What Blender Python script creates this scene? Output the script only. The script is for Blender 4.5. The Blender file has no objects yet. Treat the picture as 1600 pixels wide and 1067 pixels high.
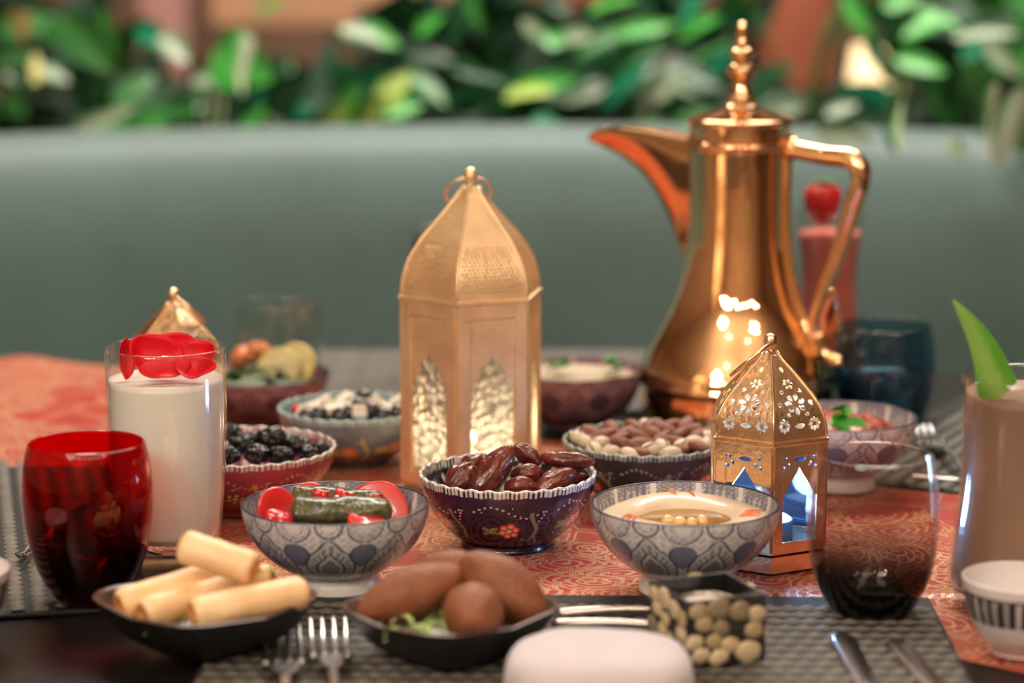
import bpy, bmesh, math, random
import numpy as np
from mathutils import Vector, Matrix, noise
from mathutils.geometry import delaunay_2d_cdt

PI = math.pi
S = bpy.context.scene
COL = S.collection
random.seed(7)

# ---------------------------------------------------------------- camera
F = 3778.0                      # focal length in pixels of a 1600 px wide frame
TABLE = 0.75
H = 0.438                       # camera height above the table top
PITCH = math.radians(9.92)
CAM = Vector((0, 0, TABLE + H))
cd = bpy.data.cameras.new('camera'); cam = bpy.data.objects.new('camera', cd); COL.objects.link(cam)
cam.location = CAM; cam.rotation_euler = (PI/2 - PITCH, 0, 0)
cd.sensor_width = 36; cd.lens = F*36/1600; cd.clip_start = 0.05
cd.dof.use_dof = True; cd.dof.focus_distance = 1.655; cd.dof.aperture_fstop = 3.2; cd.dof.aperture_blades = 0
S.camera = cam

# ---------------------------------------------------------------- world, exposure
w = bpy.data.worlds.new('world'); S.world = w; w.use_nodes = True
w.node_tree.nodes['Background'].inputs[0].default_value = (1.0, 0.8, 0.6, 1)
w.node_tree.nodes['Background'].inputs[1].default_value = 0.05
S.view_settings.view_transform = 'Standard'; S.view_settings.look = 'None'
S.view_settings.gamma = 1; S.view_settings.use_curve_mapping = False
S.view_settings.exposure = 0.0
S.cycles.use_denoising = True
S.cycles.max_bounces = 10; S.cycles.transparent_max_bounces = 28
S.cycles.sample_clamp_indirect = 4.0
S.cycles.caustics_reflective = False; S.cycles.caustics_refractive = False

# ---------------------------------------------------------------- lights
def area(name, loc, target, size, power, color, sy=None):
    l = bpy.data.lights.new(name, 'AREA'); l.energy = power; l.color = color; l.size = size
    if sy: l.shape = 'RECTANGLE'; l.size_y = sy
    o = bpy.data.objects.new(name, l); COL.objects.link(o); o.location = loc
    o.rotation_euler = (Vector(target) - Vector(loc)).to_track_quat('-Z', 'Y').to_euler()
    return o
def bulb(name, loc, power, color, r=0.03):
    l = bpy.data.lights.new(name, 'POINT'); l.energy = power; l.color = color; l.shadow_soft_size = r
    o = bpy.data.objects.new(name, l); COL.objects.link(o); o.location = loc
    return o
WARM = (1.0, 0.83, 0.67)
for k in range(9):
    bulb('front_fill_bulb', (-1.6+0.4*k, -0.75+0.12*(k % 3), 2.15-0.1*(k % 2)), 10.0, WARM, 0.04)  # unseen row of bulbs added as fill for surfaces facing the camera
for k in range(4):
    bulb('left_key_bulb', (-1.25+0.16*k, -0.1+0.05*k, 1.82+0.10*(k % 2)), 9.5, (1.0, 0.87, 0.75), 0.03)  # added key bulbs at front left, brighten the milk and nearby dishes
area('banquette_light', (0.1, 3.12, 2.7), (0.1, 3.13, 0.9), 2.0, 66, (1.0, 0.88, 0.77), 0.5)
area('planter_light', (0.3, 3.4, 2.6), (0.2, 4.1, 1.0), 2.2, 36, (1.0, 0.95, 0.82), 0.5)
area('back_wall_fill', (-0.2, 5.0, 2.7), (-0.2, 6.5, 1.2), 2.6, 42, (1.0, 0.80, 0.66), 0.4)  # added area light, lifts the dark back wall behind the plants
for cx, cy, cz in ((-0.95, 0.2, 2.3), (1.1, 0.1, 2.4)):
    for k in range(6):
        a = k*PI/3
        bulb('chandelier_bulb', (cx+0.17*math.cos(a), cy+0.17*math.sin(a), cz+0.05*(k % 2)), 3.2, WARM, 0.022)
for x, y in ((-0.9, 1.0), (0.0, 0.9), (0.9, 1.0), (-0.6, 1.9), (0.35, 1.75), (0.95, 2.1), (-0.1, 2.45), (0.6, 0.3), (-0.5, 0.2)):
    bulb('downlight_bulb', (x, y, 2.62), 2.1, WARM, 0.03)

# ---------------------------------------------------------------- projection helpers
FWD = Vector((0, math.cos(PITCH), -math.sin(PITCH))); UP = Vector((0, math.sin(PITCH), math.cos(PITCH)))
def ray(px, py): return FWD + Vector((1, 0, 0))*((px-800)/F) - UP*((py-533.5)/F)
def gp(px, py, z=0.0):          # point on the horizontal plane z above the table
    d = ray(px, py); t = (TABLE + z - CAM.z)/d.z
    return CAM + d*t
def at(px, py, Y):              # point on the vertical plane y = Y
    d = ray(px, py); t = Y/d.y
    return CAM + d*t
def mpp(P): return (P - CAM).dot(FWD)/F     # metres per pixel at a point
def base(cx, basey, ymid, zo=0.003):
    """point at height zo under an object whose axis is seen at cx at row ymid"""
    B = gp(cx, basey, zo); B.x = (cx-800)*mpp(at(cx, ymid, B.y)); return B
def prof(cx, basey, pts, zo=0.003):
    """profile in pixels (half width, y) -> base point, [(r, z)] in metres above zo"""
    B = base(cx, basey, (basey+min(y for _, y in pts))/2, zo); out = []
    for hw, y in pts:
        P = at(cx, y, B.y); out.append((hw*mpp(P), P.z - TABLE - zo))
    return B, out

# ---------------------------------------------------------------- object helpers
def link(o, parent=None):
    COL.objects.link(o)
    if parent is not None: o.parent = parent
    return o
def thing(name, label, cat, loc=(0, 0, 0), rz=0.0, group=None):
    o = bpy.data.objects.new(name, None); o.empty_display_size = 0.02; link(o)
    o.location = loc; o.rotation_euler = (0, 0, rz); o['label'] = label; o['category'] = cat
    if group: o['group'] = group
    return o
def tag(o, label, cat, group=None):
    o['label'] = label; o['category'] = cat
    if group: o['group'] = group
    return o
def ob(name, me, mat=None, parent=None, loc=None, rot=None, scale=None):
    o = bpy.data.objects.new(name, me); link(o, parent)
    if mat is not None and not me.materials: me.materials.append(mat)
    if loc is not None: o.location = loc
    if rot is not None: o.rotation_euler = rot
    if scale is not None: o.scale = scale
    return o
def struct(o): o['kind'] = 'structure'; return o
def copy_tree(o, parent=None):
    c = o.copy(); COL.objects.link(c); c.parent = parent
    for ch in list(o.children): copy_tree(ch, c)
    return c
def pyd(name, v, f, smooth=True):
    me = bpy.data.meshes.new(name); me.from_pydata([tuple(p) for p in v], [], [tuple(q) for q in f])
    if smooth: me.shade_smooth()
    me.update(); return me
def from_bm(name, bm, smooth=False):
    me = bpy.data.meshes.new(name); bmesh.ops.recalc_face_normals(bm, faces=bm.faces); bm.to_mesh(me); bm.free()
    if smooth: me.shade_smooth()
    return me
def spline(pts, n):
    """Catmull-Rom resample, roughly even in arc length"""
    P = [np.array(p, float) for p in pts]; P = [2*P[0]-P[1]] + P + [2*P[-1]-P[-2]]
    o = []
    for i in range(1, len(P)-2):
        a, b, c, d = P[i-1:i+3]
        for k in range(16):
            t = k/16
            o.append(0.5*((2*b)+(-a+c)*t+(2*a-5*b+4*c-d)*t*t+(-a+3*b-3*c+d)*t**3))
    o.append(P[-2]); o = np.array(o)
    s = np.concatenate([[0], np.cumsum(np.linalg.norm(np.diff(o, axis=0), axis=1))])
    q = np.linspace(0, s[-1], n)
    return np.stack([np.interp(q, s, o[:, j]) for j in range(o.shape[1])], 1)
def grid_mesh(name, V, wrap_u=True, color=None, caps=False):
    """V: (n rows, m around, 3)"""
    n, m, _ = V.shape
    idx = np.arange(n*m).reshape(n, m)
    nxt = np.roll(idx, -1, 1) if wrap_u else idx[:, 1:]
    a = idx if wrap_u else idx[:, :-1]
    q = np.stack([a[:-1], nxt[:-1], nxt[1:], a[1:]], -1).reshape(-1, 4)
    me = bpy.data.meshes.new(name)
    me.vertices.add(n*m); me.vertices.foreach_set('co', V.reshape(-1).astype(np.float32))
    me.loops.add(q.size); me.loops.foreach_set('vertex_index', q.reshape(-1).astype(np.int32))
    me.polygons.add(len(q)); me.polygons.foreach_set('loop_start', np.arange(0, q.size, 4, dtype=np.int32))
    me.polygons.foreach_set('loop_total', np.full(len(q), 4, dtype=np.int32))
    me.update(calc_edges=True); me.validate(); me.shade_smooth()
    if color is not None:
        ca = me.color_attributes.new('paint', 'FLOAT_COLOR', 'POINT')
        c = np.ones((n*m, 4), np.float32); c[:, :3] = color.reshape(-1, 3)
        ca.data.foreach_set('color', c.reshape(-1))
    return me
def lathe(name, pr, seg=64, color=None, wob=None):
    pr = np.array(pr, float); th = np.linspace(0, 2*PI, seg, endpoint=False)
    R = np.maximum(pr[:, 0], 1e-5)[:, None]*np.ones(seg)[None]; Z = pr[:, 1][:, None]*np.ones(seg)[None]
    T = th[None]*np.ones(len(pr))[:, None]
    if wob is not None: R, Z = wob(T, R, Z)
    V = np.stack([R*np.sin(T), -R*np.cos(T), Z], -1)      # theta = 0 faces the camera
    return grid_mesh(name, V, True, color)
def tube(name, pts, rad, seg=12, closed=False, smooth_n=None):
    if smooth_n:
        q = np.array([list(p)+[r] for p, r in zip(pts, rad if hasattr(rad, '__len__') else [rad]*len(pts))])
        q = spline(q, smooth_n); pts = [Vector(a[:3]) for a in q]; rad = [a[3] for a in q]
    pts = [Vector(p) for p in pts]
    if not hasattr(rad, '__len__'): rad = [rad]*len(pts)
    n = len(pts); V = []; ref = None
    for i, p in enumerate(pts):
        if closed: t = (pts[(i+1) % n]-pts[i-1]).normalized()
        else: t = (pts[min(i+1, n-1)]-pts[max(i-1, 0)]).normalized()
        if ref is None: ref = t.orthogonal().normalized()
        ref = (ref - t*ref.dot(t)).normalized(); b = t.cross(ref)
        V.append([p + (ref*math.cos(2*PI*k/seg)+b*math.sin(2*PI*k/seg))*rad[i] for k in range(seg)])
    vs = [v for r in V for v in r]; f = []
    rows = n if closed else n-1
    for i in range(rows):
        j = (i+1) % n
        for k in range(seg):
            f.append((i*seg+k, i*seg+(k+1) % seg, j*seg+(k+1) % seg, j*seg+k))
    if not closed: f.append(tuple(range(seg))[::-1]); f.append(tuple((n-1)*seg+k for k in range(seg)))
    return pyd(name, vs, f)
def box_bm(bm, c, s, bev=0.0):
    r = bmesh.ops.create_cube(bm, size=1); v = r['verts']
    for q in v: q.co = Vector((q.co.x*s[0]+c[0], q.co.y*s[1]+c[1], q.co.z*s[2]+c[2]))
    if bev: bmesh.ops.bevel(bm, geom=[e for e in bm.edges if all(x in v for x in e.verts)], offset=bev, segments=2, affect='EDGES', profile=0.5)
def boxm(name, c, s, bev=0.0):
    bm = bmesh.new(); box_bm(bm, c, s, bev); return from_bm(name, bm)
def blob(name, size, amp=0.05, freq=2.0, sub=3, seed=0, shape=None, fine=0.0, ffreq=9):
    bm = bmesh.new(); bmesh.ops.create_icosphere(bm, subdivisions=sub, radius=1)
    off = Vector((seed*3.1, seed*1.7, seed*5.3))
    for v in bm.verts:
        p = v.co.copy(); d = 1 + amp*noise.noise(p*freq+off) + (fine*abs(noise.noise(p*ffreq+off)) if fine else 0)
        q = Vector((p.x*size[0], p.y*size[1], p.z*size[2]))*d
        if shape: q = shape(p, q)
        v.co = q
    return from_bm(name, bm, True)
def align(o, a, b, roll=0.0):
    """puts local X of o along a->b and its origin in the middle"""
    d = (b-a).normalized(); q = d.to_track_quat('X', 'Z')
    o.rotation_mode = 'QUATERNION'; o.rotation_quaternion = q @ Matrix.Rotation(roll, 4, 'X').to_quaternion(); o.location = (a+b)/2

# ---------------------------------------------------------------- materials
def nt(name):
    m = bpy.data.materials.new(name); m.use_nodes = True; t = m.node_tree
    return m, t, t.nodes['Principled BSDF']
def node(t, ty, **kw):
    n = t.nodes.new(ty)
    for k, v in kw.items():
        if k.startswith('i_'): n.inputs[int(k[2:]) if k[2:].isdigit() else k[2:]].default_value = v
        else: setattr(n, k, v)
    return n
def mat(name, col, rough=0.5, metal=0.0, var=0.12, scale=30.0, bump=0.0, bscale=60.0, coat=0.0, sheen=0.0, col2=None, sss=0.0, spec=0.5):
    m, t, p = nt(name); L = t.links.new
    tc = node(t, 'ShaderNodeTexCoord'); nz = node(t, 'ShaderNodeTexNoise'); nz.inputs['Scale'].default_value = scale; nz.inputs['Detail'].default_value = 4
    L(tc.outputs['Object'], nz.inputs['Vector'])
    cr = node(t, 'ShaderNodeValToRGB'); c2 = col2 or tuple(min(1, c*(1+var)) for c in col)
    cr.color_ramp.elements[0].position = 0.35; cr.color_ramp.elements[1].position = 0.65
    cr.color_ramp.elements[0].color = (*[c*(1-var) if not col2 else c for c in col], 1); cr.color_ramp.elements[1].color = (*c2, 1)
    L(nz.outputs[0], cr.inputs[0]); L(cr.outputs[0], p.inputs['Base Color'])
    p.inputs['Roughness'].default_value = rough; p.inputs['Metallic'].default_value = metal
    p.inputs['Coat Weight'].default_value = coat; p.inputs['Coat Roughness'].default_value = 0.08
    p.inputs['Sheen Weight'].default_value = sheen; p.inputs['Specular IOR Level'].default_value = spec
    if sss:
        p.inputs['Subsurface Weight'].default_value = sss; p.inputs['Subsurface Radius'].default_value = (1, .6, .4); p.inputs['Subsurface Scale'].default_value = 0.004
    if bump:
        n2 = node(t, 'ShaderNodeTexNoise'); n2.inputs['Scale'].default_value = bscale; n2.inputs['Detail'].default_value = 3; L(tc.outputs['Object'], n2.inputs['Vector'])
        b = node(t, 'ShaderNodeBump'); b.inputs['Strength'].default_value = bump; b.inputs['Distance'].default_value = 0.002
        L(n2.outputs[0], b.inputs['Height']); L(b.outputs[0], p.inputs['Normal'])
    return m
def paint_mat(name, rough=0.15, coat=0.3):
    m, t, p = nt(name); a = node(t, 'ShaderNodeAttribute', attribute_name='paint')
    t.links.new(a.outputs['Color'], p.inputs['Base Color']); p.inputs['Roughness'].default_value = rough
    p.inputs['Coat Weight'].default_value = coat; p.inputs['Coat Roughness'].default_value = 0.05
    return m
def schlick(t, f0=0.04):
    ge = node(t, 'ShaderNodeNewGeometry'); d = node(t, 'ShaderNodeVectorMath', operation='DOT_PRODUCT')
    t.links.new(ge.outputs['Normal'], d.inputs[0]); t.links.new(ge.outputs['Incoming'], d.inputs[1])
    a = node(t, 'ShaderNodeMath', operation='ABSOLUTE'); t.links.new(d.outputs['Value'], a.inputs[0])
    b = node(t, 'ShaderNodeMath', operation='SUBTRACT'); b.inputs[0].default_value = 1.0; t.links.new(a.outputs[0], b.inputs[1])
    c = node(t, 'ShaderNodeMath', operation='POWER'); c.inputs[1].default_value = 5.0; t.links.new(b.outputs[0], c.inputs[0])
    m = node(t, 'ShaderNodeMath', operation='MULTIPLY_ADD'); m.inputs[1].default_value = 1-f0; m.inputs[2].default_value = f0; t.links.new(c.outputs[0], m.inputs[0])
    return m
def glass(name, top, bot, z0, z1, refl=1.0, rough=0.0, gcol=(1, 1, 1)):
    """thin glass: tinted see-through plus fresnel gloss; the tint runs from bot at z0 to top at z1"""
    m, t, p = nt(name); t.nodes.remove(p); L = t.links.new; out = t.nodes['Material Output']
    tc = node(t, 'ShaderNodeTexCoord'); sp = node(t, 'ShaderNodeSeparateXYZ'); mr = node(t, 'ShaderNodeMapRange')
    mr.interpolation_type = 'SMOOTHSTEP'; mr.inputs['From Min'].default_value = z0; mr.inputs['From Max'].default_value = z1
    cr = node(t, 'ShaderNodeValToRGB'); cr.color_ramp.elements[0].color = (*bot, 1); cr.color_ramp.elements[1].color = (*top, 1)
    tr = node(t, 'ShaderNodeBsdfTransparent'); gl = node(t, 'ShaderNodeBsdfGlossy'); gl.inputs['Roughness'].default_value = rough
    gl.inputs['Color'].default_value = (*gcol, 1)
    fr = schlick(t); mu = node(t, 'ShaderNodeMath', operation='MULTIPLY'); mu.inputs[1].default_value = refl
    mx = node(t, 'ShaderNodeMixShader')
    L(tc.outputs['Object'], sp.inputs[0]); L(sp.outputs[2], mr.inputs['Value']); L(mr.outputs[0], cr.inputs[0]); L(cr.outputs[0], tr.inputs[0])
    L(fr.outputs[0], mu.inputs[0]); L(mu.outputs[0], mx.inputs[0]); L(tr.outputs[0], mx.inputs[1]); L(gl.outputs[0], mx.inputs[2]); L(mx.outputs[0], out.inputs[0])
    return m
def emit(name, col, s):
    m, t, p = nt(name); p.inputs['Emission Color'].default_value = (*col, 1); p.inputs['Emission Strength'].default_value = s
    p.inputs['Base Color'].default_value = (*col, 1); return m

GOLD = mat('polished_gold', (1.0, 0.64, 0.36), 0.045, 1.0, 0.03, 8)
BRASS = mat('satin_brass', (0.95, 0.68, 0.40), 0.42, 0.8, 0.10, 40, bump=0.25, bscale=300)
BRASS2 = mat('brushed_brass', (0.94, 0.65, 0.40), 0.26, 1.0, 0.10, 60, bump=0.2, bscale=240)
STEEL = mat('polished_steel', (0.66, 0.64, 0.62), 0.24, 1.0, 0.05, 30)
PAINT = paint_mat('glazed_ceramic')
PAINTM = paint_mat('glazed_ceramic_dull', 0.28, 0.15)
WOOD = mat('dark_table_wood', (0.010, 0.009, 0.009), 0.32, 0, 0.3, 12, coat=0.0, spec=0.3)

# ================================================================ SETTING
FLOORM = mat('warm_brown_floor', (0.16, 0.09, 0.05), 0.4, 0, 0.3, 3)
CEILM = mat('cream_ceiling', (0.70, 0.58, 0.45), 0.8, 0, 0.06, 2)
WALLM = mat('tan_plaster_wall', (0.50, 0.36, 0.25), 0.8, 0, 0.12, 2)
WALLD = mat('brown_wall', (0.15, 0.085, 0.05), 0.7, 0, 0.25, 2)
struct(ob('floor', boxm('floor', (0, 2, -0.05), (8.4, 9.4, 0.1)), FLOORM))
struct(ob('ceiling', boxm('ceiling', (0, 2, 2.95), (8.4, 9.4, 0.1)), CEILM))
struct(ob('wall_back', boxm('wall_back', (0, 6.65, 1.45), (8.4, 0.1, 2.9)), WALLD))
struct(ob('wall_front', boxm('wall_front', (0, -2.65, 1.45), (8.4, 0.1, 2.9)), WALLM))
struct(ob('wall_left', boxm('wall_left', (-4.15, 2, 1.45), (0.1, 9.2, 2.9)), WALLM))
struct(ob('wall_right', boxm('wall_right', (4.15, 2, 1.45), (0.1, 9.2, 2.9)), WALLD))

# background wood trims and lamps beyond the plants
TANW = mat('tan_wood', (0.50, 0.27, 0.15), 0.5, 0, 0.12, 4)
REDW = mat('red_brown_wood', (0.30, 0.075, 0.035), 0.5, 0, 0.2, 6)
def quad_at(px0, py0, px1, py1, Y):
    a, b = at(px0, py0, Y), at(px1, py1, Y); return a, b
def board(name, px0, py0, px1, py1, Y, th, m):
    a, b = quad_at(px0, py0, px1, py1, Y)
    return ob(name, boxm(name, ((a.x+b.x)/2, Y, (a.z+b.z)/2), (abs(b.x-a.x), th, abs(b.z-a.z)), 0.01), m)
struct(board('trim_1', 330, -40, 760, 42, 5.6, 0.08, TANW))
struct(board('trim_2', 215, -120, 300, 190, 5.9, 0.08, mat('pinkish_wall_panel', (0.42, 0.22, 0.19), 0.6)))
struct(board('trim_3', 1196, -160, 1292, 140, 5.2, 0.1, REDW))
struct(board('trim_4', 880, -140, 960, 16, 5.6, 0.08, REDW))
struct(board('trim_5', 0, 100, 200, 140, 5.5, 0.08, mat('grey_wall_ledge', (0.35, 0.30, 0.26), 0.6)))

# ================================================================ BANQUETTE
SC = Vector((0.03, 1.58, 0)); SR = 1.425
SOFA = mat('sage_green_upholstery', (0.058, 0.116, 0.112), 0.55, 0, 0.10, 7, bump=0.25, bscale=420, sheen=0.35)
def arc_sweep(name, sec, a0, a1, n=96, close=True):
    """sec: [(offset outwards from SR, z)] closed loop, swept round SC"""
    V = []
    for i in range(n):
        a = a0+(a1-a0)*i/(n-1)
        V.append([(SC.x+(SR+o)*math.sin(a), SC.y+(SR+o)*math.cos(a), z) for o, z in sec])
    me = grid_mesh(name, np.array(V), True)
    bm = bmesh.new(); bm.from_mesh(me); bmesh.ops.holes_fill(bm, edges=[e for e in bm.edges if e.is_boundary]); bmesh.ops.recalc_face_normals(bm, faces=bm.faces); bm.to_mesh(me); bm.free()
    return me
ztop = TABLE + 0.178
bq = thing('banquette', 'curved sage green upholstered banquette behind the table', 'sofa', (0, 0, 0))
back = spline([(-0.10, 0.44), (-0.065, 0.62), (-0.03, 0.80), (-0.002, ztop-0.052), (0.018, ztop-0.022), (0.038, ztop-0.005), (0.062, ztop), (0.10, ztop-0.002), (0.125, ztop-0.03), (0.13, 0.6), (0.13, 0.44)], 40)
ob('backrest', arc_sweep('backrest', back, -1.25, 1.25), SOFA, bq)
seat = spline([(-0.50, 0.34), (-0.515, 0.42), (-0.47, 0.455), (-0.2, 0.45), (-0.08, 0.44), (-0.06, 0.36), (-0.08, 0.32), (-0.4, 0.32)], 32)
ob('seat', arc_sweep('seat', seat, -1.25, 1.25), SOFA, bq)
ob('plinth', arc_sweep('plinth', [(-0.46, 0.0), (-0.46, 0.315), (0.13, 0.315), (0.13, 0.43), (0.14, 0.43), (0.14, 0.0)], -1.24, 1.24), mat('dark_sofa_plinth', (0.02, 0.02, 0.02), 0.5), bq)

# ================================================================ PLANTS
pl = thing('planter_box', 'long dark planter ledge behind the green banquette', 'planter')
PM = mat('dark_planter', (0.015, 0.014, 0.012), 0.7)
ob('box', boxm('box', (0.1, 3.62, 0.40), (3.4, 0.75, 0.80), 0.02), PM, pl)
so = ob('soil', boxm('soil', (0.1, 3.62, 0.815), (3.3, 0.65, 0.03)), mat('dark_soil', (0.02, 0.014, 0.01), 0.9, 0, 0.4, 40), pl)
bk = thing('hedge_backing', 'dark green leafy screen behind the planted ledge', 'screen')
def leaf_mat(name, edge, mid, width=0.25, rough=0.35):
    m, t, p = nt(name); L = t.links.new
    tc = node(t, 'ShaderNodeTexCoord'); sp = node(t, 'ShaderNodeSeparateXYZ'); L(tc.outputs['Generated'], sp.inputs[0])
    a = node(t, 'ShaderNodeMath', operation='SUBTRACT'); a.inputs[1].default_value = 0.5; b = node(t, 'ShaderNodeMath', operation='ABSOLUTE')
    nz = node(t, 'ShaderNodeTexNoise'); nz.inputs['Scale'].default_value = 9; L(tc.outputs['Generated'], nz.inputs['Vector'])
    ad = node(t, 'ShaderNodeMath', operation='MULTIPLY_ADD'); ad.inputs[1].default_value = 0.35
    L(sp.outputs[1], a.inputs[0]); L(a.outputs[0], b.inputs[0]); L(nz.outputs[0], ad.inputs[0]); L(b.outputs[0], ad.inputs[2])
    mr = node(t, 'ShaderNodeMapRange'); mr.inputs['From Min'].default_value = 0.12+width*0.5; mr.inputs['From Max'].default_value = 0.22+width
    L(ad.outputs[0], mr.inputs['Value']); mx = node(t, 'ShaderNodeMix', data_type='RGBA'); mx.inputs[6].default_value = (*mid, 1); mx.inputs[7].default_value = (*edge, 1)
    L(mr.outputs[0], mx.inputs[0]); L(mx.outputs[2], p.inputs['Base Color']); p.inputs['Roughness'].default_value = rough
    return m
LM = {
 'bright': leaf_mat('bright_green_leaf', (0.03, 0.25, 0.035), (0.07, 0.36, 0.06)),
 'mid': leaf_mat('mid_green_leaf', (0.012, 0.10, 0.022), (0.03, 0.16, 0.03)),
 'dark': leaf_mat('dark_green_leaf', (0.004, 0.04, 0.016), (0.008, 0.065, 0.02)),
 'teal': leaf_mat('blue_green_leaf', (0.006, 0.17, 0.08), (0.012, 0.23, 0.12)),
 'pale': leaf_mat('variegated_leaf', (0.07, 0.40, 0.09), (0.78, 0.72, 0.58), 0.32),
 'silver': leaf_mat('silvery_leaf', (0.06, 0.17, 0.08), (0.24, 0.29, 0.20), 0.35),
 'lime': leaf_mat('lime_leaf', (0.22, 0.42, 0.05), (0.38, 0.50, 0.14), 0.3),
 'yellow': leaf_mat('yellow_leaf', (0.50, 0.48, 0.12), (0.72, 0.66, 0.30), 0.3),
}
def leaf_mesh(name, wd, bend=0.25, fold=0.25):
    n, m = 11, 5; V = []
    for i in range(n):
        t = i/(n-1); wv = wd*(math.sin(PI*min(1, t**0.8))**0.8)*(1-0.25*t)+0.004*(1-t)
        for j in range(m):
            u = (j-(m-1)/2)/((m-1)/2)
            V.append((t, u*wv, -bend*t*t + abs(u)*wv*fold + 0.01*math.sin(9*t)*u))
    f = [(i*m+j, (i+1)*m+j, (i+1)*m+j+1, i*m+j+1) for i in range(n-1) for j in range(m-1)]
    return V, f
LMESH = {}
def get_leaf(kind, wd, bend):
    k = (kind, wd, bend)
    if k not in LMESH:
        V, f = leaf_mesh('leaf', wd, bend); me = pyd('leaf', V, f); me.materials.append(LM[kind]); LMESH[k] = me
    return LMESH[k]
STEMM = mat('green_stem', (0.03, 0.12, 0.02), 0.5)
def leaf_obj(plant, A, B, kind, wd=0.22, bend=0.15, roll=0.0):
    L = (B-A).length; o = ob('leaf', get_leaf(kind, wd, bend), None, plant)
    q = (B-A).normalized().to_track_quat('X', 'Z') @ Matrix.Rotation(roll, 4, 'X').to_quaternion()
    o.rotation_mode = 'QUATERNION'; o.rotation_quaternion = q; o.location = A - plant.location; o.scale = (L, L, L)
    return o
# plants, left to right: (px of root, depth, label, name)
plants = []
def plant(px, Y, label, name='foliage_plant'):
    P = at(px, 240, Y); P.z = 0.825
    p = thing(name, label, 'plant', P); p['group'] = 'plants in the ledge behind the banquette'; plants.append((px, Y, p)); return p
plant(30, 3.45, 'yellow-green leafed plant at far left of the planted ledge', 'croton_plant')
plant(140, 3.55, 'big arching green leaves left of the pink wall panel', 'dumb_cane_plant')
plant(350, 3.45, 'cream-hearted variegated plant at the middle of the left ledge', 'dumb_cane_plant')
plant(590, 3.5, 'lime green bushy plant left of the dark gap in the ledge', 'pothos_plant')
plant(800, 3.6, 'dark green plant in the middle ledge behind the tall lantern', 'foliage_plant')
plant(1010, 3.5, 'plant with long silvery streaked leaves behind the pot spout', 'dracaena_plant')
plant(1250, 3.5, 'blue-green plant with a bright cream leaf right of the gold pot', 'foliage_plant')
plant(1410, 3.4, 'white-leafed plant hanging over the banquette right of the pot', 'aglaonema_plant')
plant(1570, 3.4, 'silvery green plant drooping over the banquette at far right', 'aglaonema_plant')
def nearest(px): return min(plants, key=lambda q: abs(q[0]-px))
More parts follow.
